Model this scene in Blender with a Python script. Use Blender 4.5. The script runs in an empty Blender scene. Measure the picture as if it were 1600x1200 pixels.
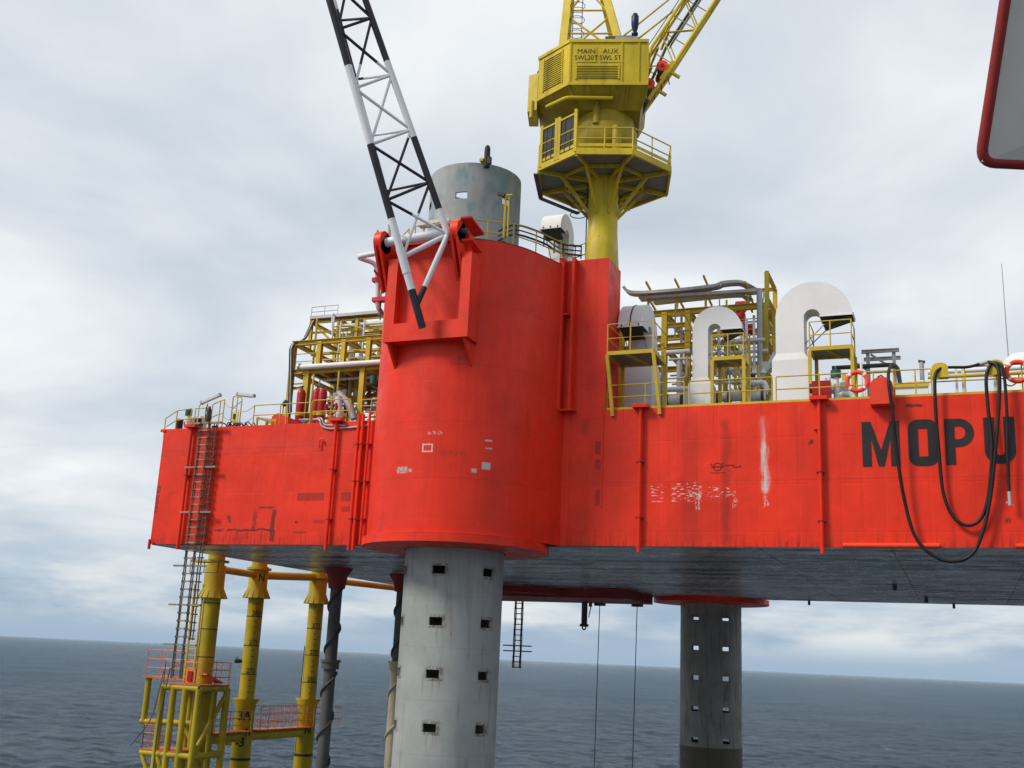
import bpy, math, random
from math import sin, cos, pi, radians, sqrt, atan2
from mathutils import Vector as V, Matrix
random.seed(7)
S = bpy.context.scene
COL = S.collection

# ------------------------------------------------------------------ camera
F = 1700.0; PITCH = radians(14.16); ROLL = radians(2.645); HEAD = radians(22.5)
ZC = 22.0
CAM = V((0.0, -41.27, ZC))
_fw = V((-sin(HEAD)*cos(PITCH), cos(HEAD)*cos(PITCH), sin(PITCH)))
_r0 = V((cos(HEAD), sin(HEAD), 0)); _u0 = _r0.cross(_fw)
_r = _r0*cos(ROLL) + _u0*sin(ROLL); _u = -_r0*sin(ROLL) + _u0*cos(ROLL)
cd = bpy.data.cameras.new('camera'); cam = bpy.data.objects.new('camera', cd); COL.objects.link(cam)
cd.sensor_width = 36; cd.lens = F/1600*36; cd.clip_end = 60000; cd.clip_start = .1
cam.matrix_world = Matrix.Translation(CAM) @ Matrix((_r, _u, -_fw)).transposed().to_4x4()
S.camera = cam

# ------------------------------------------------------------------ world, sun, exposure
SUN_DIR = V((-.62, -.60, .78)).normalized()          # towards the sun, behind thin cloud
wd = bpy.data.worlds.new('World'); S.world = wd; wd.use_nodes = True
nt = wd.node_tree; nt.nodes.clear()
def WN(t, **k):
    n = nt.nodes.new(t)
    for a, b in k.items(): setattr(n, a, b)
    return n
def wl(a, b): nt.links.new(a, b)
def wmath(op, a, b=None, clamp=False):
    n = WN('ShaderNodeMath', operation=op); n.use_clamp = clamp
    for i, v in enumerate((a, b)):
        if v is None: continue
        if isinstance(v, (int, float)): n.inputs[i].default_value = v
        else: wl(v, n.inputs[i])
    return n.outputs[0]
def wramp(fac, stops):
    n = WN('ShaderNodeValToRGB'); e = n.color_ramp.elements
    while len(e) < len(stops): e.new(.5)
    for i, (p, c) in enumerate(stops): e[i].position = p; e[i].color = (*c, 1)
    wl(fac, n.inputs[0]); return n.outputs[0]
def wmix(f, a, b):
    n = WN('ShaderNodeMix', data_type='RGBA')
    wl(f, n.inputs[0]); wl(a, n.inputs[6]); wl(b, n.inputs[7]); return n.outputs[2]
tc = WN('ShaderNodeTexCoord'); sep = WN('ShaderNodeSeparateXYZ'); wl(tc.outputs['Generated'], sep.inputs[0])
az = wmath('ABSOLUTE', sep.outputs[2])
den = wmath('ADD', az, .16)
cmb = WN('ShaderNodeCombineXYZ')
wl(wmath('DIVIDE', sep.outputs[0], den), cmb.inputs[0]); wl(wmath('DIVIDE', sep.outputs[1], den), cmb.inputs[1])
def wnoise(vec, scale, detail, rough, dist=0., off=0.):
    m = WN('ShaderNodeMapping'); m.inputs['Location'].default_value = (off, off*.7, off*.3); wl(vec, m.inputs[0])
    n = WN('ShaderNodeTexNoise'); n.inputs['Scale'].default_value = scale; n.inputs['Detail'].default_value = detail
    n.inputs['Roughness'].default_value = rough; n.inputs['Distortion'].default_value = dist
    wl(m.outputs[0], n.inputs['Vector']); return n.outputs[0]
nA = wnoise(cmb.outputs[0], 1.15, 8, .52, .35, 3.1)
nB = wnoise(cmb.outputs[0], .42, 3, .5, .2, 8.3)
nAB = wmath('ADD', wmath('MULTIPLY', nA, .62), wmath('MULTIPLY', nB, .38))
over = wramp(nAB, [(.36, (.38, .45, .535)), (.45, (.52, .58, .645)), (.53, (.645, .685, .73)), (.64, (.86, .88, .885))])
c2 = WN('ShaderNodeCombineXYZ')
wl(wmath('MULTIPLY', sep.outputs[0], 5.0), c2.inputs[0]); wl(wmath('MULTIPLY', sep.outputs[1], 5.0), c2.inputs[1]); wl(wmath('MULTIPLY', sep.outputs[2], 21.), c2.inputs[2])
nC = wnoise(c2.outputs[0], 1.25, 8, .55, .15, 1.7)
puff = wramp(nC, [(.38, (.29, .40, .53)), (.46, (.40, .49, .59)), (.53, (.53, .59, .65)), (.63, (.68, .72, .74))])
band = wramp(az, [(0., (.31, .42, .55)), (.035, (.35, .45, .57)), (.08, (.42, .5, .58))])
fpuff = WN('ShaderNodeMapRange'); fpuff.interpolation_type = 'SMOOTHSTEP'
fpuff.inputs[1].default_value = .004; fpuff.inputs[2].default_value = .035; wl(az, fpuff.inputs[0])
low = wmix(fpuff.outputs[0], band, puff)
fov = WN('ShaderNodeMapRange'); fov.interpolation_type = 'SMOOTHSTEP'
fov.inputs[1].default_value = .035; fov.inputs[2].default_value = .11; wl(az, fov.inputs[0])
cloud = wmix(fov.outputs[0], low, over)
bgc = WN('ShaderNodeBackground'); bgc.inputs[1].default_value = .535; wl(cloud, bgc.inputs[0])
sky = WN('ShaderNodeTexSky', sky_type='NISHITA'); sky.sun_disc = False
sky.sun_elevation = math.asin(SUN_DIR.z); sky.sun_rotation = atan2(SUN_DIR.x, SUN_DIR.y)
bgs = WN('ShaderNodeBackground'); bgs.inputs[1].default_value = .06; wl(sky.outputs[0], bgs.inputs[0])
mx = WN('ShaderNodeMixShader'); mx.inputs[0].default_value = .93
wl(bgs.outputs[0], mx.inputs[1]); wl(bgc.outputs[0], mx.inputs[2])
wo = WN('ShaderNodeOutputWorld'); wl(mx.outputs[0], wo.inputs[0])
sl = bpy.data.lights.new('sun', 'SUN'); sl.energy = 1.5; sl.angle = radians(14); sl.color = (1, .92, .82)
so = bpy.data.objects.new('sun', sl); COL.objects.link(so); so.rotation_euler = (-SUN_DIR).to_track_quat('-Z', 'Y').to_euler()
so.location = (0, 0, 80)
vs = S.view_settings; vs.view_transform = 'Standard'; vs.look = 'None'; vs.exposure = 1.12; vs.gamma = 1.0; vs.use_curve_mapping = False

# ------------------------------------------------------------------ placing: a picture point on a vertical plane y = Y or a level z = Z
def _ray(px, py): return _fw + _r*((px-800)/F) - _u*((py-600)/F)
def at(px, py, Y): d = _ray(px, py); return CAM + d*((Y-CAM.y)/d.y)
def atz(px, py, Z): d = _ray(px, py); return CAM + d*((Z-CAM.z)/d.z)
def atp(px, py, p0, n): d = _ray(px, py); return CAM + d*((p0-CAM).dot(n)/d.dot(n))
def zy(py, px, Y): return at(px, py, Y).z

# ------------------------------------------------------------------ materials
def nodes(name):
    m = bpy.data.materials.new(name); m.use_nodes = True; t = m.node_tree
    b = t.nodes['Principled BSDF']; return m, t, b
class NB:
    def __init__(s, t): s.t = t
    def n(s, ty, **k):
        x = s.t.nodes.new(ty)
        for a, b in k.items(): setattr(x, a, b)
        return x
    def l(s, a, b): s.t.links.new(a, b)
    def noise(s, vec, scale, detail=4, rough=.5, sc=(1, 1, 1), loc=(0, 0, 0), dist=0):
        m = s.n('ShaderNodeMapping'); m.inputs['Scale'].default_value = sc; m.inputs['Location'].default_value = loc; s.l(vec, m.inputs[0])
        x = s.n('ShaderNodeTexNoise'); x.inputs['Scale'].default_value = scale; x.inputs['Detail'].default_value = detail
        x.inputs['Roughness'].default_value = rough; x.inputs['Distortion'].default_value = dist; s.l(m.outputs[0], x.inputs['Vector']); return x.outputs[0]
    def rng(s, v, a, b, c=0., d=1.):
        x = s.n('ShaderNodeMapRange'); x.interpolation_type = 'SMOOTHSTEP'
        for i, q in ((1, a), (2, b), (3, c), (4, d)): x.inputs[i].default_value = q
        s.l(v, x.inputs[0]); return x.outputs[0]
    def math(s, op, a, b=0., clamp=False):
        x = s.n('ShaderNodeMath', operation=op); x.use_clamp = clamp
        for i, q in enumerate((a, b)):
            if isinstance(q, (int, float)): x.inputs[i].default_value = q
            else: s.l(q, x.inputs[i])
        return x.outputs[0]
    def mix(s, f, a, b, mode='MIX'):
        x = s.n('ShaderNodeMix', data_type='RGBA', blend_type=mode)
        for i, q in ((0, f), (6, a), (7, b)):
            if isinstance(q, (int, float)): x.inputs[i].default_value = q
            elif isinstance(q, tuple): x.inputs[i].default_value = (*q, 1)
            else: s.l(q, x.inputs[i])
        return x.outputs[2]
    def box(s, sx, sz, x0, x1, z0, z1, soft=.06):
        a = s.math('MULTIPLY', s.rng(sx, x0-soft, x0+soft), s.rng(sx, x1-soft, x1+soft, 1., 0.))
        b = s.math('MULTIPLY', s.rng(sz, z0-soft, z0+soft), s.rng(sz, z1-soft, z1+soft, 1., 0.))
        return s.math('MULTIPLY', a, b)
def paint(name, col, rough=.45, var=.18, dirt=.3, dirtcol=None, rust=.0, rustcol=(.10, .035, .015), bump=.15, metal=0., scale=1., extra=None, streak=True, plates=0.):
    m, t, b = nodes(name); k = NB(t); g = k.n('ShaderNodeNewGeometry').outputs['Position']
    dc = dirtcol or tuple(c*.35+.01 for c in col)
    n1 = k.noise(g, .55*scale, 5, .6)
    c = k.mix(k.rng(n1, .3, .7), tuple(x*(1-var) for x in col), tuple(min(1, x*(1+var*.7)) for x in col))
    n2 = k.noise(g, 1.6*scale, 5, .6, (1.4, 1.4, .13) if streak else (1, 1, 1), (3, 1, 2))
    c = k.mix(k.math('MULTIPLY', k.rng(n2, .5, .78), dirt), c, dc)
    if rust > 0:
        n3 = k.noise(g, 5.*scale, 6, .65, (1, 1, .5), (9, 4, 1)); th = .74-.2*rust
        c = k.mix(k.rng(n3, th, th+.06), c, rustcol)
    if extra: c = extra(k, g, c)
    t.links.new(c, b.inputs['Base Color'])
    n4 = k.noise(g, 2.2*scale, 6, .6, (1, 1, 1), (5, 5, 5))
    t.links.new(k.rng(n4, .2, .8, max(.05, rough-.13), rough+.18), b.inputs['Roughness'])
    b.inputs['Metallic'].default_value = metal; b.inputs['Specular IOR Level'].default_value = .25
    bp = k.n('ShaderNodeBump'); bp.inputs['Strength'].default_value = bump; bp.inputs['Distance'].default_value = .02
    n5 = k.noise(g, 9*scale, 5, .6)
    if plates:
        sp_ = k.n('ShaderNodeSeparateXYZ'); k.l(g, sp_.inputs[0])
        bp.inputs['Strength'].default_value = 1.; bp.inputs['Distance'].default_value = 1.
        can = k.noise(g, .9, 3, .5, (1, 1, .8), (2, 2, 2)); rib = k.math('PINGPONG', sp_.outputs[0], .38); ribz = k.math('PINGPONG', sp_.outputs[2], .9)
        hh = k.math('ADD', k.math('MULTIPLY', n5, .002), k.math('MULTIPLY', can, .045*plates))
        hh = k.math('ADD', hh, k.math('MULTIPLY', k.rng(rib, 0., .08), .004*plates)); hh = k.math('ADD', hh, k.math('MULTIPLY', k.rng(ribz, 0., .03), .003*plates))
        n5 = hh
    k.l(n5, bp.inputs['Height']); k.l(bp.outputs[0], b.inputs['Normal'])
    return m
ZB = ZC+4.46; ZT = ZB+5.5
def hx(px, py): p = at(px, py, 0); return p.x, p.z
def hull_extra(k, g, c):
    sp = k.n('ShaderNodeSeparateXYZ'); k.l(g, sp.inputs[0]); X, Y, Z = sp.outputs
    wob = k.noise(g, 1.3, 4, .6); Xw = k.math('ADD', X, k.math('MULTIPLY', k.math('SUBTRACT', wob, .5), .5)); Zw = k.math('ADD', Z, k.math('MULTIPLY', k.math('SUBTRACT', wob, .5), .35))
    fine = k.noise(g, 16, 4, .7, (1, 1, .5)); fz = k.noise(g, 15, 2, .5, (.32, .32, 1.15), (2, 7, 3)); sv = k.noise(g, 3, 5, .65, (3, 3, .25), (1, 2, 8))
    front = k.rng(Y, .02, .1, 1., 0.)
    def st(px0, py0, px1, py1, col, f, soft=.05, n=None, a=.4, b=.55, wobble=True):
        nonlocal c
        x0, z1 = hx(px0, py0); x1, z0 = hx(px1, py1)
        q = k.box(Xw if wobble else X, Zw if wobble else Z, x0, x1, z0, z1, soft)
        if n is not None: q = k.math('MULTIPLY', q, k.rng(n, a, b))
        q = k.math('MULTIPLY', k.math('MULTIPLY', q, f), front)
        c = k.mix(q, c, col)
    dk = (.17, .012, .008); rs = (.07, .018, .01); wh = (.55, .5, .47)
    # faded plate bands and doublers
    st(255, 690, 560, 700, (.52, .06, .04), .25, .5)
    st(465, 770, 506, 782, dk, .6, .02, wobble=False); st(533, 769, 551, 783, dk, .55, .02, wobble=False)
    st(533, 792, 551, 800, dk, .5, .02, wobble=False); st(490, 812, 507, 818, dk, .45, .02, wobble=False)
    st(930, 690, 938, 710, dk, .6, .03, wobble=False); st(930, 718, 941, 733, dk, .55, .03, wobble=False); st(930, 766, 940, 790, dk, .6, .03, wobble=False)
    st(906, 655, 922, 678, dk, .45, .2)
    st(1065, 650, 1092, 860, dk, .28, .25); st(1128, 655, 1141, 850, dk, .45, .12); st(1050, 780, 1150, 852, dk, .2, .3)
    # rust seams
    st(335, 827, 350, 830, rs, .9, .02, fine, .42, .5); st(355, 827, 427, 830, rs, .95, .02, fine, .36, .46); st(405, 792, 428, 795, rs, .9, .02, fine, .4, .5)
    st(425, 797, 428, 846, rs, .85, .015, fine, .35, .45); st(397, 798, 399, 830, rs, .7, .015, fine, .4, .5); st(356, 805, 359, 818, rs, .8, .02, fine, .35, .5)
    st(355, 828, 427, 850, dk, .55, .1, sv, .5, .62); st(463, 812, 467, 816, rs, .9, .03); st(458, 830, 480, 834, rs, .8, .03, fine, .45, .5); st(240, 760, 246, 800, rs, .7, .03, fine, .42, .5)
    st(1288, 632, 1298, 636, rs, .7, .03, fine, .4, .5); st(1414, 632, 1442, 636, rs, .85, .02, fine, .36, .44); st(1572, 808, 1582, 816, rs, .8, .05, fine, .4, .5)
    st(1264, 688, 1270, 694, rs, .9, .03); st(240, 838, 560, 850, dk, .5, .05, sv, .5, .6); st(880, 846, 1600, 858, dk, .55, .05, sv, .48, .62)
    # white wear
    st(1191, 650, 1199, 705, wh, .55, .13, sv, .36, .55); st(1192, 690, 1201, 768, wh, .95, .11, sv, .36, .5); st(1193, 750, 1200, 792, wh, .7, .05, fine, .46, .56)
    for a in ((1018, 756, 1037, 786), (1049, 756, 1076, 784), (1072, 752, 1097, 784), (1104, 762, 1142, 778)):
        st(*a, (.62, .5, .45), .9, .03, fz, .56, .64)
    st(1075, 768, 1096, 776, wh, .8, .04, fine, .5, .6); st(1086, 770, 1094, 797, wh, .75, .03, fine, .5, .58); st(1143, 768, 1150, 795, wh, .6, .03, fine, .5, .58)
    run = k.noise(g, 2.4, 4, .6, (3.2, 3.2, .07), (5, 5, 2)); wid = k.noise(g, .5, 3, .5, (1, 1, .2), (1, 9, 2))
    c = k.mix(k.math('MULTIPLY', k.math('MULTIPLY', k.rng(run, .56, .68), k.rng(Z, ZT-2.6, ZT-.05)), k.math('MULTIPLY', k.rng(wid, .42, .62), .55)), c, (.14, .016, .009))
    c = k.mix(k.math('MULTIPLY', k.math('MULTIPLY', k.rng(run, .5, .62), k.rng(Z, ZB+.9, ZB+.0)), .4), c, (.15, .018, .01))
    # weld seams
    for py, px, x0, x1 in ((752, 1100, 920, 1600), (700, 400, 254, 560)):
        zz = hx(px, py)[1]; st2 = k.box(X, Z, hx(x0, py)[0], hx(x1, py)[0], zz-.012, zz+.012, .012)
        c = k.mix(k.math('MULTIPLY', k.math('MULTIPLY', st2, .35), front), c, dk)
    return c
RED = (.71, .030, .008)
def drum_extra(k, g, c):
    sp = k.n('ShaderNodeSeparateXYZ'); k.l(g, sp.inputs[0]); X, Y, Z = sp.outputs
    fine = k.noise(g, 14, 4, .7); sv = k.noise(g, 2.6, 5, .65, (3, 3, .2), (1, 2, 8))
    front = k.rng(Y, -1.6, -1.4, 1., 0.)
    def st(px0, py0, px1, py1, col, f, soft=.02, n=None, a=.4, b=.5):
        nonlocal c
        p = at(px0, py0, -4.2); q = at(px1, py1, -4.2)
        m = k.box(X, Z, p.x, q.x, q.z, p.z, soft)
        if n is not None: m = k.math('MULTIPLY', m, k.rng(n, a, b))
        c = k.mix(k.math('MULTIPLY', k.math('MULTIPLY', m, f), front), c, col)
    gy = (.42, .42, .40); dk = (.2, .012, .008)
    for a in ((665, 695.5, 680, 697), (665, 706.5, 680, 708), (665, 695.5, 666.3, 708), (678.7, 695.5, 680, 708)): st(*a, (.6, .5, .45), .8, .012)
    st(745, 718, 754, 729, gy, .95, .02); st(732, 730, 738, 736, gy, .85, .03); st(623, 731, 640, 740, gy, .95, .05, fine, .42, .52); st(643, 734, 648, 739, gy, .9, .02, fine, .4, .5)
    st(749, 682, 757, 684.5, gy, .9, .01); st(749, 694.5, 757, 696.5, gy, .8, .01); st(672, 676, 694, 680, gy, .8, .02, fine, .48, .55)
    st(590, 800, 605, 832, dk, .8, .05, sv, .5, .6); st(628, 676, 660, 668, gy, .6, .02, fine, .5, .55); st(690, 705, 724, 712, dk, .5, .1, fine, .45, .55)
    st(715, 556, 735, 562, dk, .5, .05, fine, .45, .5)
    for zz in (ZB+2.1, ZB+4.3, ZB+6.6, ZB+9.1):
        m = k.math('MULTIPLY', k.rng(Z, zz-.02, zz-.005), k.rng(Z, zz+.005, zz+.02, 1., 0.))
        c = k.mix(k.math('MULTIPLY', m, .3), c, dk)
    return c
M = {}
M['hull'] = paint('red_hull_paint', RED, .42, .12, .28, (.36, .018, .008), .0, extra=hull_extra, bump=.25, plates=1.)
M['drum'] = paint('red_drum_paint', (.68, .027, .008), .42, .12, .28, (.25, .015, .01), .0, extra=drum_extra, bump=.25, plates=.6)
M['red'] = paint('red_paint', RED, .42, .15, .35, (.22, .015, .01), .15)
M['orange'] = paint('orange_red_paint', (.72, .055, .02), .4, .12, .25, None, .1)
M['yellow'] = paint('yellow_paint', (.52, .37, .03), .45, .15, .35, (.22, .14, .02), .22)
M['craneyellow'] = paint('crane_yellow_paint', (.58, .43, .022), .45, .17, .55, (.20, .13, .02), .3)
M['greasy_shaded'] = paint('greasy_shaded_crane_paint', (.36, .26, .016), .5, .25, .6, (.09, .06, .015), .3, scale=2)  # crane yellow darkened for grease, with contact shading under the house painted in
M['ochre'] = paint('ochre_yellow_paint', (.36, .275, .012), .5, .2, .4, (.16, .09, .012), .25)
M['white'] = paint('white_paint', (.70, .705, .71), .5, .06, .22, (.42, .42, .40), .0)
M['boomwhite'] = paint('boom_white_paint', (.66, .67, .70), .4, .06, .15, (.4, .4, .42), .0)
M['boomblack'] = paint('boom_black_paint', (.022, .022, .028), .4, .2, .1, None, .0)
M['black'] = paint('black_paint', (.018, .018, .02), .5, .2, .1, None, .0)
M['rubber'] = paint('black_rubber', (.013, .012, .014), .45, .3, .35, (.05, .045, .04), .0, scale=3)
def hole_rust(k, g, c, cx, cy, h0, r0_, sp_, f=1.):
    sx = k.n('ShaderNodeSeparateXYZ'); k.l(g, sx.inputs[0])
    an = k.math('ARCTAN2', k.math('SUBTRACT', sx.outputs[1], cy), k.math('SUBTRACT', sx.outputs[0], cx))
    da = k.math('PINGPONG', k.math('SUBTRACT', an, radians(h0)-20*pi/3*1), pi/6); zz = k.math('SUBTRACT', sx.outputs[2], r0_-sp_*40)
    wz = k.math('FLOORED_MODULO', k.math('ADD', zz, .26), sp_)
    n = k.noise(g, 7, 5, .7); nd = k.noise(g, 2.4, 5, .65, (4, 4, .3), (2, 6, 3))
    near = k.math('MULTIPLY', k.rng(da, .22, .13), k.rng(wz, .6, .42))
    c = k.mix(k.math('MULTIPLY', k.math('MULTIPLY', near, k.rng(n, .4, .56)), .8*f), c, (.10, .06, .035))
    drip = k.math('MULTIPLY', k.rng(da, .17, .12), k.rng(wz, sp_-.9, sp_))
    c = k.mix(k.math('MULTIPLY', k.math('MULTIPLY', drip, k.rng(nd, .48, .66)), .4*f), c, (.13, .085, .055))
    w2 = k.math('FLOORED_MODULO', k.math('ADD', zz, sp_/2), sp_)
    return k.mix(k.math('MULTIPLY', k.rng(w2, .03, .0), .35), c, (.12, .11, .10))
def leg_extra(k, g, c):
    c = hole_rust(k, g, c, -18.9, -.85, -80.7, at(692, 890, -2.8).z, (at(692, 890, -2.8).z-at(678, 1138, -2.8).z)/3)
    sv = k.noise(g, 2.1, 6, .65, (2.2, 2.2, .16), (4, 2, 8)); fi = k.noise(g, 3.2, 6, .7, (1.6, 1.6, .5), (7, 1, 1))
    c = k.mix(k.math('MULTIPLY', k.rng(sv, .55, .72), .55), c, (.16, .14, .11))
    return k.mix(k.math('MULTIPLY', k.math('MULTIPLY', k.rng(fi, .6, .7), k.rng(sv, .45, .6)), .7), c, (.13, .075, .04))
M['leg'] = paint('grey_leg_paint', (.285, .30, .292), .6, .14, .5, (.15, .15, .14), .05, extra=leg_extra)
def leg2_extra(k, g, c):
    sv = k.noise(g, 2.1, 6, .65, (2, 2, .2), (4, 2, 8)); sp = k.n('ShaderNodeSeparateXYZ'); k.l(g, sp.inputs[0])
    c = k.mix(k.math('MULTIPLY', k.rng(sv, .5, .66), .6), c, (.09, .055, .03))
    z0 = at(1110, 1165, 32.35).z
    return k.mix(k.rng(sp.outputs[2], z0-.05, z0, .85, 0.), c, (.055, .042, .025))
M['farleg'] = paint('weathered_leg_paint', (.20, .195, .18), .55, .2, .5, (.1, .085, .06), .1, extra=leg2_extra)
def top_extra(k, g, c):
    a = k.noise(g, .9, 5, .6, (1, 1, .7), (2, 5, 1)); b = k.noise(g, 1.6, 5, .6, (1, 1, .5), (8, 5, 1))
    c = k.mix(k.math('MULTIPLY', k.rng(a, .48, .62), .75), c, (.15, .24, .255)); return k.mix(k.math('MULTIPLY', k.rng(b, .58, .68), .5), c, (.30, .25, .19))
M['legtop'] = paint('blue_grey_leg_paint', (.33, .355, .355), .55, .15, .3, (.2, .2, .2), .05, extra=top_extra)
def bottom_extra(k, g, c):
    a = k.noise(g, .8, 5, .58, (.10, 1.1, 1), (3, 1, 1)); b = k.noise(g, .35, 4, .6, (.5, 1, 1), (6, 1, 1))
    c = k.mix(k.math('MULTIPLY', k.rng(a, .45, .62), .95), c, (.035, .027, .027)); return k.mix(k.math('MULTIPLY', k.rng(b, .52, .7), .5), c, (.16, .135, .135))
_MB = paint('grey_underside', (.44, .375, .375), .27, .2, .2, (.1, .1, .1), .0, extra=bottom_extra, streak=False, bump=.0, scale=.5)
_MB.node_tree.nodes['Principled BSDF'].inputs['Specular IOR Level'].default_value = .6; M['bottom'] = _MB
M['galv'] = paint('galvanised_steel', (.36, .36, .36), .45, .15, .3, (.18, .16, .14), .1, metal=.3)
M['pipe'] = paint('pipe_grey_white', (.58, .58, .57), .45, .08, .3, (.3, .29, .27), .05)
M['dark'] = paint('dark_steel', (.055, .055, .055), .55, .25, .3, None, .2)
M['riser'] = paint('dark_grey_riser', (.085, .085, .085), .55, .2, .3, (.05, .045, .04), .15)
M['cream'] = paint('cream_coating', (.40, .36, .25), .55, .15, .4, (.22, .19, .13), .1)
M['rope'] = paint('manila_rope', (.10, .075, .055), .8, .2, .3, None, 0, scale=4)
M['wood'] = paint('weathered_wood', (.27, .22, .17), .7, .2, .3, None, 0, scale=4)
M['letter'] = paint('black_letter_paint', (.022, .02, .022), .5, .25, .35, (.06, .02, .018), 0, scale=2)
M['mark'] = paint('dark_marking_paint', (.05, .01, .012), .5, .2, .2, None, 0)
M['ymark'] = paint('black_marking_on_yellow', (.022, .02, .015), .6, .25, .3, (.09, .07, .02), 0, scale=2)
M['rail_orange'] = paint('faded_orange_paint', (.62, .17, .05), .5, .15, .3, None, .1)
M['deck_orange'] = paint('orange_deck', (.50, .13, .045), .6, .2, .4, None, .15)
M['buoy'] = paint('lifebuoy_orange', (.78, .07, .025), .45, .08, .15, None, 0)
M['buoywhite'] = paint('lifebuoy_tape', (.7, .68, .64), .5, .05, .2, None, 0)
M['cyl'] = paint('red_cylinder_paint', (.32, .012, .012), .3, .1, .15, None, 0)
M['green'] = paint('dark_green_paint', (.02, .10, .075), .45, .1, .2, None, 0)
M['grate'] = paint('grey_grating', (.20, .20, .18), .6, .2, .3, None, .1)
M['mesh'] = paint('dark_mesh', (.045, .045, .042), .6, .3, .3, (.13, .12, .1), 0)
M['tray'] = paint('cable_tray_grey', (.48, .46, .44), .5, .15, .4, (.13, .12, .11), .15)
M['cable'] = paint('black_cable', (.03, .03, .03), .5, .2, .2, None, 0)
M['ochrered'] = paint('dark_red_board', (.24, .022, .02), .5, .2, .3, (.10, .02, .015), .1)
M['board'] = paint('dirty_white_board', (.55, .52, .48), .55, .1, .35, (.17, .15, .125), .18, rustcol=(.12, .04, .025))
M['redpipe'] = paint('red_pipe_paint', (.55, .02, .035), .4, .1, .2, None, 0)
M['exhaust'] = paint('blue_black_paint', (.012, .02, .06), .35, .1, .2, None, 0)
M['sign'] = paint('yellow_sign', (.6, .52, .12), .5, .1, .2, None, 0)
M['lampwhite'] = paint('lamp_housing', (.55, .55, .53), .4, .05, .2, None, 0)
def sea_mat():
    m, t, b = nodes('sea_water'); k = NB(t); g = k.n('ShaderNodeNewGeometry').outputs['Position']
    t.nodes.remove(b); out = t.nodes['Material Output']
    n0 = k.noise(g, .012, 3, .5)
    c = k.mix(k.rng(n0, .35, .65), (.024, .042, .062), (.034, .055, .076))
    fm = k.noise(g, .13, 8, .72, (1, 1.8, 1), (3, 3, 3)); fm2 = k.noise(g, .02, 3, .5)
    foam = k.math('MULTIPLY', k.rng(fm, .685, .715), k.rng(fm2, .45, .6))
    c = k.mix(foam, c, (.5, .53, .55))
    h1 = k.noise(g, .24, 5, .6, (1, 1.9, 1)); h2 = k.noise(g, .8, 6, .7, (1, 1.7, 1), (4, 4, 4)); h3 = k.noise(g, .10, 3, .5, (1, 2., 1), (8, 1, 4))
    h = k.math('ADD', k.math('ADD', k.math('MULTIPLY', h1, 2.4), k.math('MULTIPLY', h2, .8)), k.math('MULTIPLY', h3, 2.2))
    bp = k.n('ShaderNodeBump'); bp.inputs['Strength'].default_value = 1.; bp.inputs['Distance'].default_value = 1.0
    k.l(h, bp.inputs['Height'])
    df = k.n('ShaderNodeBsdfDiffuse'); k.l(c, df.inputs['Color']); k.l(bp.outputs[0], df.inputs['Normal'])
    gl = k.n('ShaderNodeBsdfGlossy'); gl.inputs['Roughness'].default_value = .1; gl.inputs['Color'].default_value = (.80, .88, .95, 1); k.l(bp.outputs[0], gl.inputs['Normal'])
    fr = k.n('ShaderNodeFresnel'); fr.inputs['IOR'].default_value = 1.33; k.l(bp.outputs[0], fr.inputs['Normal'])
    f = k.math('MULTIPLY', k.math('MULTIPLY', k.math('POWER', fr.outputs[0], 1.25), 1.22, True), k.rng(foam, 0, 1, 1., .2))
    mx_ = k.n('ShaderNodeMixShader'); k.l(f, mx_.inputs[0]); k.l(df.outputs[0], mx_.inputs[1]); k.l(gl.outputs[0], mx_.inputs[2]); k.l(mx_.outputs[0], out.inputs['Surface'])
    return m
M['sea'] = sea_mat()

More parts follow.
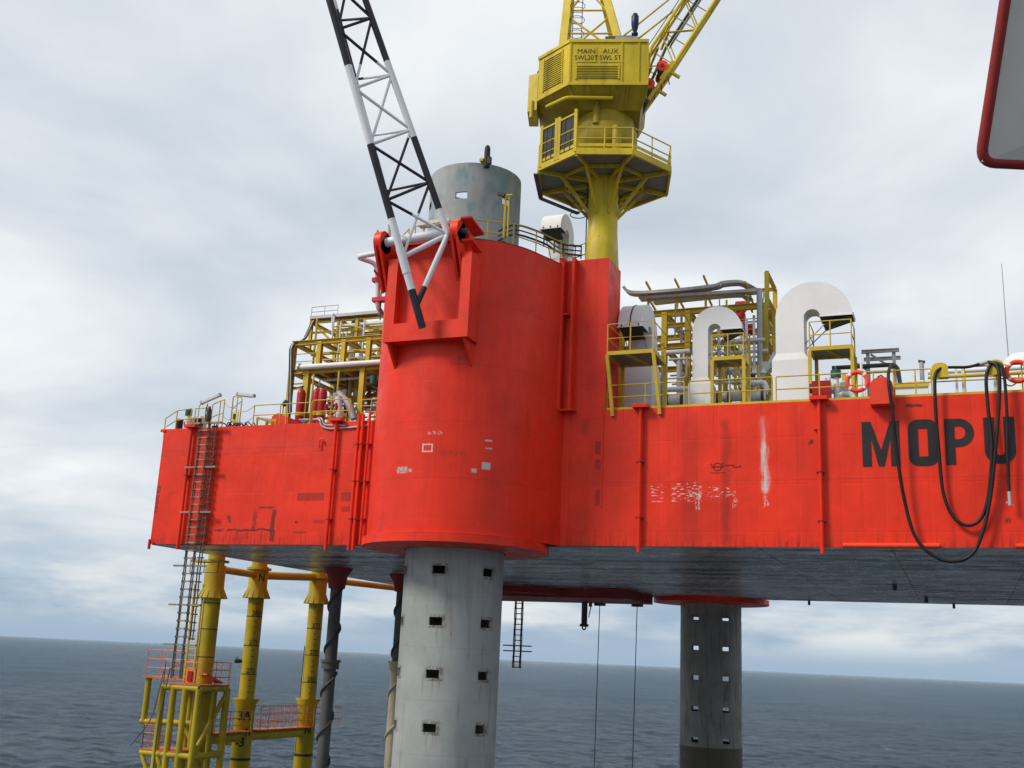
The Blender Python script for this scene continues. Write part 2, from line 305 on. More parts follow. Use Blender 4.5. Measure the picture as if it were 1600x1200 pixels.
# ------------------------------------------------------------------ mesh builder and things
class MB:
    def __init__(s): s.v = []; s.f = []; s.m = []; s.sm = []
    def add(s, vs, fs, mi=0, smooth=False):
        o = len(s.v); s.v += [V(p) for p in vs]
        for f in fs: s.f.append([i+o for i in f]); s.m.append(mi); s.sm.append(smooth)
        return s
    def hexa(s, a, mi=0):   # 8 corners: bottom ring 0-3, top ring 4-7
        return s.add(a, [(3, 2, 1, 0), (4, 5, 6, 7), (0, 1, 5, 4), (1, 2, 6, 5), (2, 3, 7, 6), (3, 0, 4, 7)], mi)
    def box(s, c, d, rz=0., mi=0):
        c = V(c); hx_, hy, hz = d[0]/2, d[1]/2, d[2]/2; R = Matrix.Rotation(rz, 3, 'Z')
        return s.hexa([c + R @ V((x*hx_, y*hy, z*hz)) for z in (-1, 1) for x, y in ((-1, -1), (1, -1), (1, 1), (-1, 1))], mi)
    def lohi(s, a, b, mi=0):
        return s.box([(a[i]+b[i])/2 for i in range(3)], [abs(b[i]-a[i]) for i in range(3)], 0, mi)
    def frame(s, d, up=None):
        d = d.normalized(); up = V(up) if up else (V((0, 0, 1)) if abs(d.z) < .95 else V((0, 1, 0)))
        x = d.cross(up).normalized(); return d, x, x.cross(d).normalized()
    def bar(s, p, q, w, h, up=None, mi=0):
        p, q = V(p), V(q); d, x, y = s.frame(q-p, up)
        r = lambda o: [o+x*a*w/2+y*b*h/2 for a, b in ((-1, -1), (1, -1), (1, 1), (-1, 1))]
        return s.hexa(r(p)+r(q), mi)
    def ibeam(s, p, q, w, h, t=.025, up=None, mi=0):
        p, q = V(p), V(q); d, x, y = s.frame(q-p, up); a, b, c = w/2, h/2, t/2
        pr = [(-a, -b), (a, -b), (a, -b+t), (c, -b+t), (c, b-t), (a, b-t), (a, b), (-a, b), (-a, b-t), (-c, b-t), (-c, -b+t), (-a, -b+t)]
        vs = [o+x*u+y*v for o in (p, q) for u, v in pr]; n = 12
        return s.add(vs, [(i, (i+1) % n, n+(i+1) % n, n+i) for i in range(n)]+[(0, 1, 2, 3, 10, 11), (3, 4, 9, 10), (4, 5, 6, 7, 8, 9), (23, 22, 15, 14, 13, 12), (22, 21, 16, 15), (21, 20, 19, 18, 17, 16)], mi)
    def tube(s, pts, r, n=8, mi=0, caps=True):
        pts = [V(p) for p in pts]; rs = r if isinstance(r, (list, tuple)) else [r]*len(pts); vs = []; x = None
        for i, p in enumerate(pts):
            d = (pts[min(i+1, len(pts)-1)]-pts[max(i-1, 0)]).normalized()
            if x is None: d, x, y = s.frame(d)
            else:
                x = (x-d*x.dot(d)).normalized(); y = x.cross(d)
            vs += [p+(x*cos(2*pi*j/n)+y*sin(2*pi*j/n))*rs[i] for j in range(n)]
        fs = [(i*n+j, i*n+(j+1) % n, (i+1)*n+(j+1) % n, (i+1)*n+j) for i in range(len(pts)-1) for j in range(n)]
        s.add(vs, fs, mi, True)
        if caps: s.add(vs[:n], [tuple(range(n))[::-1]], mi); s.add(vs[-n:], [tuple(range(n))], mi)
        return s
    def lathe(s, c, prof, n=32, mi=0, axis=None):
        c = V(c); ax = V(axis).normalized() if axis else V((0, 0, 1)); d, x, y = s.frame(ax)
        vs = [c+ax*h+(x*cos(2*pi*j/n)+y*sin(2*pi*j/n))*r for r, h in prof for j in range(n)]
        return s.add(vs, [(i*n+j, i*n+(j+1) % n, (i+1)*n+(j+1) % n, (i+1)*n+j) for i in range(len(prof)-1) for j in range(n)], mi, True)
    def prism(s, poly, off, mi=0):
        off = V(off); n = len(poly); vs = [V(p) for p in poly]+[V(p)+off for p in poly]
        return s.add(vs, [tuple(range(n))[::-1], tuple(range(n, 2*n))]+[(i, (i+1) % n, n+(i+1) % n, n+i) for i in range(n)], mi)
    def torus(s, c, ax, R, r, n=28, k=10, mi=0, a0=0, a1=2*pi):
        d, x, y = s.frame(V(ax)); c = V(c); full = abs(a1-a0-2*pi) < 1e-4; N = n if full else n+1
        vs = []
        for i in range(N):
            a = a0+(a1-a0)*i/n; e = x*cos(a)+y*sin(a)
            vs += [c+e*(R+r*cos(2*pi*j/k))+d*r*sin(2*pi*j/k) for j in range(k)]
        return s.add(vs, [(i*k+j, i*k+(j+1) % k, ((i+1) % N)*k+(j+1) % k, ((i+1) % N)*k+j) for i in range(n) for j in range(k)], mi, True)
    def build(s, name, mats, parent=None):
        if not isinstance(mats, (list, tuple)): mats = [mats]
        o0 = V((0, 0, 0)); p = parent
        while p is not None: o0 = o0+V(p.location); p = p.parent
        me = bpy.data.meshes.new(name); me.from_pydata([tuple(v-o0) for v in s.v], [], s.f)
        for q in mats: me.materials.append(M[q])
        me.polygons.foreach_set('material_index', s.m); me.polygons.foreach_set('use_smooth', s.sm)
        import bmesh
        bm = bmesh.new(); bm.from_mesh(me); bmesh.ops.recalc_face_normals(bm, faces=bm.faces); bm.to_mesh(me); bm.free()
        me.set_sharp_from_angle(angle=radians(40))
        ob = bpy.data.objects.new(name, me); COL.objects.link(ob)
        if parent: ob.parent = parent
        return ob
def tag(o, label, cat, group=None, kind=None):
    if label: o['label'] = label
    if cat: o['category'] = cat
    if group: o['group'] = group
    if kind: o['kind'] = kind
    return o
def thing(name, label, cat, loc, group=None):
    o = bpy.data.objects.new(name, None); COL.objects.link(o); o.location = V(loc); o.empty_display_size = .3
    return tag(o, label, cat, group)
def part(T, name, mat, fn, *a, **k): m = MB(); getattr(m, fn)(*a, **k); return m.build(name, mat, T)
def arc(c, x, y, r, a0, a1, n): return [V(c)+V(x)*r*cos(a0+(a1-a0)*i/n)+V(y)*r*sin(a0+(a1-a0)*i/n) for i in range(n+1)]
def smooth_path(pts, n=6):
    pts = [V(p) for p in pts]; out = []
    for i in range(len(pts)-1):
        p0, p1, p2, p3 = pts[max(i-1, 0)], pts[i], pts[i+1], pts[min(i+2, len(pts)-1)]
        for j in range(n):
            t = j/n; out.append(.5*((2*p1)+(p2-p0)*t+(2*p0-5*p1+4*p2-p3)*t*t+(3*p1-p0-3*p2+p3)*t**3))
    return out+[pts[-1]]
def round_path(pts, r, n=4):
    pts = [V(p) for p in pts]; out = [pts[0]]
    for i in range(1, len(pts)-1):
        a, b, c = pts[i-1], pts[i], pts[i+1]; u = (a-b); w = (c-b); k = min(r, u.length*.45, w.length*.45)
        A = b+u.normalized()*k; B = b+w.normalized()*k
        out += [(1-t)**2*A+2*t*(1-t)*b+t*t*B for t in [j/n for j in range(n+1)]]
    return out+[pts[-1]]
X_, Y_, Z_ = V((1, 0, 0)), V((0, 1, 0)), V((0, 0, 1))
def text_mesh(txt, h, sx=1., bold=.0):
    cu = bpy.data.curves.new('t', 'FONT'); cu.body = txt; cu.align_x = 'CENTER'; cu.size = h/.72; cu.offset = bold*h; cu.resolution_u = 3
    ob = bpy.data.objects.new('t', cu); COL.objects.link(ob); bpy.context.view_layer.update()
    me = bpy.data.meshes.new_from_object(ob.evaluated_get(bpy.context.evaluated_depsgraph_get()))
    vs = [v.co.copy() for v in me.vertices]; fs = [tuple(p.vertices) for p in me.polygons]
    bpy.data.objects.remove(ob); bpy.data.curves.remove(cu); bpy.data.meshes.remove(me)
    zmin = min(v.y for v in vs)
    return [V((v.x*sx, v.y-zmin, 0)) for v in vs], fs
def text_flat(T, name, mat, txt, h, o, u, v, sx=1., bold=0.):
    vs, fs = text_mesh(txt, h, sx, bold); m = MB(); m.add([V(o)+V(u)*p.x+V(v)*p.y for p in vs], fs); return m.build(name, mat, T)
def text_cyl(T, name, mat, txt, h, c, R, ang, z, sx=1., bold=.0):
    vs, fs = text_mesh(txt, h, sx, bold); m = MB()
    m.add([V((c[0]+R*cos(ang+p.x/R), c[1]+R*sin(ang+p.x/R), z+p.y)) for p in vs], fs); return m.build(name, mat, T)

# handrail: one thing, each post and rail a part
def railing(label, pts, mat='yellow', h=1.05, rails=(1., .52), r=.026, group=None, ends=True, name='handrail'):
    pts = [V(p) for p in pts]; T = thing(name, label, 'railing', pts[0], group)
    for p in pts: part(T, 'post', mat, 'tube', [p, p+Z_*(h*rails[0]-(.0 if not ends else .02))], r, 7)
    for f in rails: part(T, 'rail', mat, 'tube', [p+Z_*h*f for p in pts], r, 7)
    return T
def beams(T, lst, mat='yellow', w=.2):
    for e in lst:
        nm, p, q = e[:3]; ww = e[3] if len(e) > 3 else w
        part(T, nm, mat, 'ibeam', p, q, ww, ww)
def rail_line(p, q, n): p, q = V(p), V(q); return [p+(q-p)*i/n for i in range(n+1)]
#==SECTIONS==

# ================================================================== sea
import numpy as np
def make_sea():
    rng = np.random.default_rng(3)
    az0 = pi/2+HEAD
    fine = np.arange(-radians(34), radians(34), radians(.1)); coarse = np.linspace(radians(34), 2*pi-radians(34), 70)[:-1]
    ang = az0+np.concatenate([fine, coarse]); na = len(ang)
    r = [2.]
    while r[-1] < 55: r.append(r[-1]*1.12)
    while r[-1] < 900: r.append(r[-1]*1.0042)
    while r[-1] < 40000: r.append(r[-1]*1.16)
    r = np.array(r); nr = len(r)
    Rr, A = np.meshgrid(r, ang, indexing='ij')
    x = CAM.x+Rr*np.cos(A); y = CAM.y+Rr*np.sin(A); z = np.zeros_like(x)
    for i in range(34):
        L = 2.4*(1.07**i)*rng.uniform(.9, 1.1); th = radians(283)+rng.normal(0, .5); kx, ky = 2*pi/L*cos(th), 2*pi/L*sin(th)
        a = .052*L**.30*rng.uniform(.6, 1.2); ph = kx*x+ky*y+rng.uniform(0, 6.28)
        z += a*(np.sin(ph)+.25*np.cos(2*ph))*np.clip(1.6-Rr*.0034/L*8, 0, 1)
    z *= np.clip((900-Rr)/300, 0, 1)
    vs = np.stack([x.ravel(), y.ravel(), z.ravel()], 1)
    i, j = np.meshgrid(np.arange(nr-1), np.arange(na), indexing='ij'); j2 = (j+1) % na
    fs = np.stack([i*na+j, (i+1)*na+j, (i+1)*na+j2, i*na+j2], -1).reshape(-1, 4)
    me = bpy.data.meshes.new('sea'); me.vertices.add(len(vs)+1); me.vertices.foreach_set('co', np.vstack([vs, [[CAM.x, CAM.y, 0]]]).ravel())
    tri = np.stack([np.full(na, len(vs)), np.arange(na), (np.arange(na)+1) % na], 1)
    loops = np.concatenate([fs.ravel(), tri.ravel()]); me.loops.add(len(loops)); me.loops.foreach_set('vertex_index', loops)
    me.polygons.add(len(fs)+na); me.polygons.foreach_set('loop_start', np.concatenate([np.arange(len(fs))*4, len(fs)*4+np.arange(na)*3]))
    me.polygons.foreach_set('use_smooth', np.ones(len(fs)+na, bool))
    me.update(calc_edges=True); me.validate(); me.materials.append(M['sea'])
    o = bpy.data.objects.new('sea', me); COL.objects.link(o); o['kind'] = 'structure'
make_sea()

# ================================================================== hull
HX0, HX1, HW = -35.1, 12.0, 31.5
T = hull = thing('platform_hull', 'long red box hull of the platform with black MOPU lettering', 'hull', (-12, 15, ZB))
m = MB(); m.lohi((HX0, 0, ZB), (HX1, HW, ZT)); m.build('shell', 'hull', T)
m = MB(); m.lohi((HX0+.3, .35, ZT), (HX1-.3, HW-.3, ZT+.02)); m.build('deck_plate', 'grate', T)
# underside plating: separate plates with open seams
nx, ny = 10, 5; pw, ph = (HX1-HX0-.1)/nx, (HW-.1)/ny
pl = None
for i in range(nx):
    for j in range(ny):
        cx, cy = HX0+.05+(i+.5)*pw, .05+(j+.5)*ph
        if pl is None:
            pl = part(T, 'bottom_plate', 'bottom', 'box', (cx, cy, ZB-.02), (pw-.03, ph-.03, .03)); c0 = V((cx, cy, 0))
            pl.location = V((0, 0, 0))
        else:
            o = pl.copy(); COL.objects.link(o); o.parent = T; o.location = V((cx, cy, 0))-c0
def rim(T): 
    part(T, 'deck_edge', 'hull', 'lohi', (HX0-.06, -.05, ZT-.1), (HX1, .0, ZT+.05))
# drain pipes on the hull side
def drain(px, w=.11, cap=True, clamps=(.3, .72), top=0., low=-.25, y=-.16, x=None):
    xx = at(px, 750, 0).x if x is None else x
    o = part(hull, 'drain_pipe', 'red', 'tube', [(xx, y, ZT+top), (xx, y, ZB+low)], w, 12)
    if cap: part(o, 'drain_box', 'red', 'lohi', (xx-.32, -.36, ZT-.02), (xx+.32, .02, ZT+.12))
    for c in clamps:
        z = ZT-5.5*c
        m = MB(); m.lohi((xx-w-.07, y-.02, z-.02), (xx+w+.07, -.001, z+.02)); m.tube([(xx, y, z-.025), (xx, y, z+.025)], w+.012, 12); m.build('pipe_clamp', 'ochrered', o)
xl = lambda px, py: at(px, py, 0).x
drain(0, .078, x=xl(297, 720), clamps=(.42,)); drain(0, .078, x=xl(520, 760), clamps=(.4, .8)); drain(0, .075, False, x=xl(556, 755), clamps=(.2, .5, .8), top=.25)
drain(0, .075, False, x=xl(562.5, 755), clamps=(.2, .5, .8), top=.25); drain(0, .06, False, x=xl(573, 750), clamps=(.2, .5, .8), top=.35, low=0)
drain(0, .078, x=xl(1001, 750), clamps=(.4, .8)); drain(0, .078, x=xl(1283, 745), clamps=(.5, .83)); drain(0, .07, False, x=HX0+.1, clamps=(), top=-5.3, low=-.25)
o = part(hull, 'vent_hook', 'red', 'tube', round_path([at(498.5, 700, -.1), at(499.5, 687, -.1), at(504, 686, -.1), at(504.5, 691, -.1)], .1), .035, 8)
part(hull, 'bracket', 'red', 'lohi', at(1271, 671, -.12), at(1279, 657, 0.)); 
p = at(1317, 853, -.1); q = at(1468, 855, -.1)
part(hull, 'fender_bar', 'orange', 'tube', [(p.x, -.1, ZB+.05), (q.x, -.1, ZB+.05)], .1, 12)
part(hull, 'fender_bar', 'orange', 'tube', [(at(1587, 855, -.1).x, -.1, ZB+.05), (HX1-2, -.1, ZB+.05)], .1, 12)
part(hull, 'edge_lug', 'red', 'lohi', (HX0-.18, -.05, ZT-.12), (HX0+.1, .2, ZT))
part(hull, 'doubler_strip', 'red', 'lohi', (xl(939, 720), -.03, at(941, 792, 0).z), (xl(942, 720), .0, at(941, 648, 0).z))
# lettering
def poly_letter(outer, inner, x, z, w, h):
    m = MB(); P = lambda t: V((x+t[0]*w, -.012, z+t[1]*h))
    if inner is None: m.prism([P(t) for t in outer], (0, .008, 0))
    else:
        n = len(outer); vs = [P(t) for t in outer]+[P(t) for t in inner]; m.add(vs, [(i, (i+1) % n, n+(i+1) % n, n+i) for i in range(n)])
        m.add([v+V((0, .008, 0)) for v in vs], [(i, (i+1) % n, n+(i+1) % n, n+i) for i in range(n)])
    m.build('letter', 'letter', hull)
def quads(qs, x, z, w, h):
    m = MB()
    for q in qs: m.add([V((x+a*w, -.012, z+b*h)) for a, b in q], [tuple(range(len(q)))])
    m.build('letter', 'letter', hull)
zb = at(1440, 727.5, 0).z; zt_ = at(1440, 656, 0).z; H = zt_-zb
def lx(px): return at(px, 692, 0).x
x0, w = lx(1347), lx(1406)-lx(1347); s = .245
quads([[(0, 0), (s, 0), (s, 1), (0, 1)], [(1-s, 0), (1, 0), (1, 1), (1-s, 1)], [(s, 1), (s, .62), (.42, 0), (.5, 0), (.5, .36)], [(1-s, 1), (.5, .36), (.5, 0), (.58, 0), (1-s, .62)]], x0, zb, w, H)
def ring_letter(x, w, r, hh, stroke, top=True, bottom=True):
    n = 8; out = []; inn = []; sw = stroke; W2 = w/2; ro = .34*w; ri = max(.04, ro-sw)
    for cxs, czs, a0 in ((1, 1, 0), (-1, 1, pi/2), (-1, -1, pi), (1, -1, 1.5*pi)):
        for i in range(n+1):
            a = a0+pi/2*i/n
            out.append((cxs*(W2-ro)+ro*cos(a), czs*(hh/2-ro)+ro*sin(a))); inn.append((cxs*(W2-sw-ri)+ri*cos(a), czs*(hh/2-sw-ri)+ri*sin(a)))
    return out, inn
x0, w = lx(1419), lx(1466)-lx(1419); o_, i_ = ring_letter(0, w, 0, H*1.02, .35)
poly_letter([(a/w+.5, b/H+.5) for a, b in o_], [(a/w+.5, b/H+.5) for a, b in i_], x0, zb, w, H)
x0, w = lx(1476.5), lx(1523)-lx(1476.5); st = .34
def pbowl():
    hh = .62*H; cz = H-hh/2; out = []; inn = []; ro = hh/2; ri = ro-.29
    for i in range(17):
        a = pi/2-pi*i/16; out.append((w-ro+ro*cos(a), cz+ro*sin(a))); inn.append((w-ro+ri*cos(a), cz+ri*sin(a)))
    return out, inn
o_, i_ = pbowl(); m = MB(); P = lambda a, b: V((x0+a, -.012, zb+b))
m.add([P(0, 0), P(st, 0), P(st, H), P(0, H)], [(0, 1, 2, 3)])
m.add([P(st, o_[0][1])]+[P(*t) for t in o_]+[P(st, o_[-1][1])]+[P(st, i_[0][1])]+[P(*t) for t in i_]+[P(st, i_[-1][1])], [(i, i+1, 19+i+1, 19+i) for i in range(18)])
m.build('letter', 'letter', hull)
x0, w = lx(1538), lx(1587)-lx(1538); m = MB(); st = .36; ro = w/2; ri = ro-st; P = lambda a, b: V((x0+a, -.012, zb+b))
pth = [(0, H), (0, ro*.9)]+[(ro+ro*cos(a), ro*.9+ro*.9*sin(a)) for a in [pi+pi*i/14 for i in range(1, 14)]]+[(w, ro*.9), (w, H)]
pin = [(st, H), (st, ro*.9)]+[(ro+ri*cos(a), ro*.9+(ro*.9-.31)*sin(a)) for a in [pi+pi*i/14 for i in range(1, 14)]]+[(w-st, ro*.9), (w-st, H)]
n = len(pth); m.add([P(*t) for t in pth]+[P(*t) for t in pin], [(i, i+1, n+i+1, n+i) for i in range(n-1)]); m.build('letter', 'letter', hull)
# load line emblem
c = at(1121, 729.5, -.006); m = MB(); vs = []; R1, R2 = .165, .135
for i in range(28):
    a = 2*pi*i/28; vs += [V((c.x+R1*cos(a), -.008, c.z+R1*sin(a))), V((c.x+R2*cos(a), -.008, c.z+R2*sin(a)))]
m.add(vs, [(2*i, 2*i+1, (2*i+3) % 56, (2*i+2) % 56) for i in range(28)]); m.build('load_line_ring', 'mark', hull)
def hl(x0, x1, z0, z1): part(hull, 'load_line_bar', 'mark', 'lohi', (c.x+x0, -.013, c.z+z0), (c.x+x1, -.009, c.z+z1))
hl(-.25, .26, -.015, .015); hl(.3, .62, .045, .07); hl(.6, .63, -.02, .06); hl(.63, .88, -.03, -.005); hl(.86, .885, -.03, .05); hl(-.27, .3, -.235, -.222)
text_flat(hull, 'load_line_letter', 'mark', 'A', .11, (c.x-.23, -.009, c.z+.05), X_, Z_); text_flat(hull, 'load_line_letter', 'mark', 'B', .11, (c.x+.2, -.009, c.z+.05), X_, Z_)
# underside girder and stubs near the far edge
gx0, gx1 = atz(770, 925, ZB).x, atz(1075, 934, ZB).x
part(hull, 'underside_girder', 'ochrered', 'lohi', (gx0, HW-7.5, ZB-.6), (gx1-2, HW-1.6, ZB-.035))
part(hull, 'underside_girder', 'ochrered', 'lohi', (HX0+1.0, HW-8, ZB-.6), (gx0-1., HW-3, ZB-.035))
part(hull, 'girder_brace', 'ochrered', 'bar', (HX0+5, HW-14, ZB-.3), (HX0+12, HW-8.2, ZB-.3), .5, .4)
for px in (1270, 1490): 
    p = atz(px, 941, ZB); part(hull, 'drain_stub', 'dark', 'tube', [(p.x, HW-.2, ZB-.03), (p.x, HW-.2, ZB-.3)], .08, 8)
for px, py in ((1398, 913), (1447, 933)):
    p = atz(px, py, ZB); part(hull, 'drain_stub', 'dark', 'tube', [(p.x, p.y, ZB-.03), (p.x, p.y, ZB-.3)], .1, 8)

# ================================================================== jack house
NL = V((-18.9, -.85, 0)); FL = V((-15.4, 32.35, 0)); RD = 3.62
ZD = ZC+16.3
T = jack = thing('jack_house', 'tall rounded red jack house bulging from the hull around the grey leg', 'jack house', (NL.x, NL.y, ZB))
m = MB(); prof = []
jr = V((-14.7, 0)); dv = jr-NL.xy; base = atan2(dv.y, dv.x)-math.acos(RD/dv.length)
a0 = base; a1 = -pi-(base) if False else -pi+0.37
n = 56; pts = [V((NL.x+RD*cos(a0+(a1-a0)*i/n), NL.y+RD*sin(a0+(a1-a0)*i/n), 0)) for i in range(n+1)]
pts = [V((-14.7, .05, 0))]+pts+[V((-23.1, .05, 0))]
k = len(pts); vs = [V((p.x, p.y, ZB)) for p in pts]+[V((p.x, p.y, ZD)) for p in pts]
m.add(vs, [(i, i+1, k+i+1, k+i) for i in range(k-1)], 0, True); m.build('wall', 'drum', T)
m = MB(); m.prism([(p.x, p.y, ZD-.06) for p in pts]+[(-23.1, 5.5, ZD-.06), (-14.7, 5.5, ZD-.06)], (0, 0, .06)); m.build('roof_plate', 'grate', T)
m = MB(); m.lohi((-23.08, .1, ZT), (-14.72, 5.4, ZD-.08)); m.build('rear_housing', 'red', T)
m = MB(); m.lathe((NL.x, NL.y, 0), [(2.1, ZB-.02), (RD, ZB-.02), (3.80, ZB-.02), (3.80, ZB-.33), (2.06, ZB-.38)], 72); m.build('flange', 'red', T)
m = MB(); m.lathe((NL.x, NL.y, 0), [(RD, ZB+.0), (3.70, ZB+.0), (3.70, ZB+.04), (RD, ZB+.04)], 72); m.build('flange_bead', 'red', T)
# vertical guide channel and the wall towards the crane
ZW = ZC+16.55; BX0, BX1 = -15.0, at(951, 430, 0).x
m = MB(); m.lohi((-14.72, -.008, ZT-.35), (BX1, 1.75, ZW)); m.build('crane_base', 'drum', T)
zc1 = at(880, 640, -.3).z
for xa, xb, yy in ((at(869, 600, -.3).x, at(877, 600, -.3).x, -.45), (at(889, 600, -.3).x, at(893, 600, -.3).x, -.40)):
    part(T, 'guide_rail', 'red', 'lohi', (xa, yy, zc1), (xb, .06, ZW+.02))
part(T, 'guide_back', 'red', 'lohi', (at(876, 600, -.05).x, -.04, zc1), (at(891, 600, -.05).x, .04, ZW))
part(T, 'guide_stop', 'red', 'lohi', (at(868, 640, -.3).x, -.42, zc1-.06), (at(897, 640, -.3).x, .02, zc1-.003))
part(T, 'guide_diaphragm', 'red', 'lohi', (at(877.3, 490, -.3).x, -.40, at(880, 493, -.3).z), (at(888.8, 490, -.3).x, -.05, at(880, 491, -.3).z))
# boom seat frame on the front
FY = -4.95
def fr(px, py): return at(px, py, FY)
zt1, zb1, zb2 = ZD+.0, fr(665, 502).z, fr(665, 530).z
xa, xb = fr(603, 470).x, fr(733, 470).x
part(T, 'seat_panel', 'red', 'lohi', (xa+.35, -4.56, zb1-.1), (xb-.3, -3.6, zt1-.02))
part(T, 'seat_post', 'red', 'lohi', (xa, FY, zb2), (xa+.42, -3.2, zt1-.9)); part(T, 'seat_post', 'red', 'lohi', (xb-.42, FY, zb2), (xb, -3.2, zt1-.9))
part(T, 'seat_sill', 'red', 'lohi', (xa+.42, FY+.004, zb2), (xb-.42, -3.8, zb1))
part(T, 'seat_head', 'red', 'lohi', (xa+.3, -4.64, zt1-.22), (xb-.3, -4.2, zt1+.04))
for xs in (xa+.14, xb-.24): part(T, 'gusset', 'red', 'prism', [(xs, FY+.05, zb2-.003), (xs, -3.4, zb2-.003), (xs, -4.0, zb2-1.0)], (.1, 0, 0))
# pin lugs
def lug(c, R, s):
    o = part(T, 'pin_lug', 'red', 'lathe', c+V((-.16*1, 0, 0)), [(.12, 0), (R, 0), (R, .32), (.12, .32)], 28, 0, (1, 0, 0))
    m = MB()
    m.prism([c+V((-.16, .1, R*.95)), c+V((-.16, 1.5, -.1)), c+V((-.16, 1.2, -1.5)), c+V((-.16, .5, -2.)), c+V((-.16, -R*.9, -.25))], (.1, 0, 0))
    m.prism([c+V((.06, .1, R*.95)), c+V((.06, 1.5, -.1)), c+V((.06, 1.2, -1.5)), c+V((.06, .5, -2.)), c+V((.06, -R*.9, -.25))], (.1, 0, 0))
    m.build('lug_cheek', 'red', o)
    for a in (0, 1, 2):
        z = .45-.85*a; part(o, 'lug_stiffener', 'red', 'prism', [c+V((.16, -.2+.2*a, z)), c+V((.16, 1.1, z-.28)), c+V((.62*s, 1.15, z-.2)), c+V((.5*s, .1+.2*a, z+.12))] if s > 0 else [c+V((-.16, -.2, z)), c+V((-.16, 1.1, z-.28)), c+V((-.4, 1.1, z-.2)), c+V((-.36, .1, z+.1))], (0, 0, .08))
PR = at(716, 362, -5.0); PL_ = at(597, 384, -5.0); PL_.z = PR.z-.12
lug(PR, .47, 1); lug(PL_, .47, -1)
part(T, 'pin', 'dark', 'tube', [PR+V((-.3, 0, 0)), PR+V((.4, 0, 0))], .12, 14); part(T, 'pin', 'dark', 'tube', [PL_+V((-.3, 0, 0)), PL_+V((.4, 0, 0))], .12, 14)

# ================================================================== legs
def leg(label, mat, c, z0, z1, rows, hole0, R=2.0, topz=None, name='jackup_column'):
    T = thing(name, label, 'column', (c.x, c.y, z0)); N = 96; hw = 2; hh = .155
    zs = [z0]
    for z in sorted(rows): zs += [z-hh, z+hh]
    if topz and topz not in zs: zs.append(topz)
    zs = sorted(zs+[z1]); cols = set()
    for k in range(6):
        a = round((hole0+60*k)/360*N)
        for j in range(-hw, hw): cols.add((a+j) % N)
    rset = set(zs.index(z-hh) for z in rows); m = MB(); th = .09
    P = lambda r, j, z: V((c.x+r*cos(2*pi*j/N), c.y+r*sin(2*pi*j/N), z))
    hole = lambda i, j: i in rset and (j % N) in cols
    for r, fl in ((R, 0), (R-th, 1)):
        o0 = len(m.v); m.v += [P(r, j, z) for z in zs for j in range(N)]
        for i in range(len(zs)-1):
            for j in range(N):
                if hole(i, j): continue
                m.f.append([o0+i*N+j, o0+i*N+(j+1) % N, o0+(i+1)*N+(j+1) % N, o0+(i+1)*N+j]); m.m.append(1 if topz and zs[i] >= topz-1e-6 else 0); m.sm.append(True)
    for i in rset:
        for j in range(N):
            if not hole(i, j): continue
            za, zc = zs[i], zs[i+1]
            for z in (za, zc): m.add([P(R, j, z), P(R, j+1, z), P(R-th, j+1, z), P(R-th, j, z)], [(0, 1, 2, 3)])
            if not hole(i, j-1): m.add([P(R, j, za), P(R, j, zc), P(R-th, j, zc), P(R-th, j, za)], [(0, 1, 2, 3)])
            if not hole(i, j+1): m.add([P(R, j+1, za), P(R, j+1, zc), P(R-th, j+1, zc), P(R-th, j+1, za)], [(0, 1, 2, 3)])
    for j in range(N): m.add([P(R, j, z1), P(R, j+1, z1), P(R-th, j+1, z1), P(R-th, j, z1)], [(0, 1, 2, 3)])
    m.build('tube', [mat, 'legtop'], T)
    return T
r0 = at(692, 890, NL.y-1.95).z; sp = (r0-at(678, 1138, NL.y-1.95).z)/3
rows = [r0+sp*k for k in range(-7, 10)]
ztop = at(745, 251, NL.y-2).z
rows = [z for z in rows if 2 < z < ztop-.5]
print('leg spacing', sp, 'ztop', ztop, 'hole rows', [round(z, 2) for z in rows], 'hole301', at(728, 301, NL.y-1.95).z)
nleg = leg('tall grey perforated leg passing through the rounded red jack house', 'leg', NL, -25, ztop, rows, -80.7, 2.0, ZT+2)
r1 = at(1110, 965, FL.y-1.95).z; sp2 = (r1-at(1110, 1158, FL.y-1.95).z)/4
rows2 = [r1-sp2*k for k in range(0, 7)]
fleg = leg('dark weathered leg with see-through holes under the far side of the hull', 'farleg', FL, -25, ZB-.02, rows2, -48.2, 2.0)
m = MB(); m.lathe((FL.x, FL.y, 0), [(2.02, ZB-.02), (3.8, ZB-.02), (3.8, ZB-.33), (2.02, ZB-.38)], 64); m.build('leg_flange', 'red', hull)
part(fleg, 'leg_ring', 'farleg', 'lathe', (FL.x, FL.y, 0), [(2.0, at(1110, 1168, FL.y-2).z-.05), (2.04, at(1110, 1168, FL.y-2).z-.05), (2.04, at(1110, 1168, FL.y-2).z+.05), (2.0, at(1110, 1168, FL.y-2).z+.05)], 64)
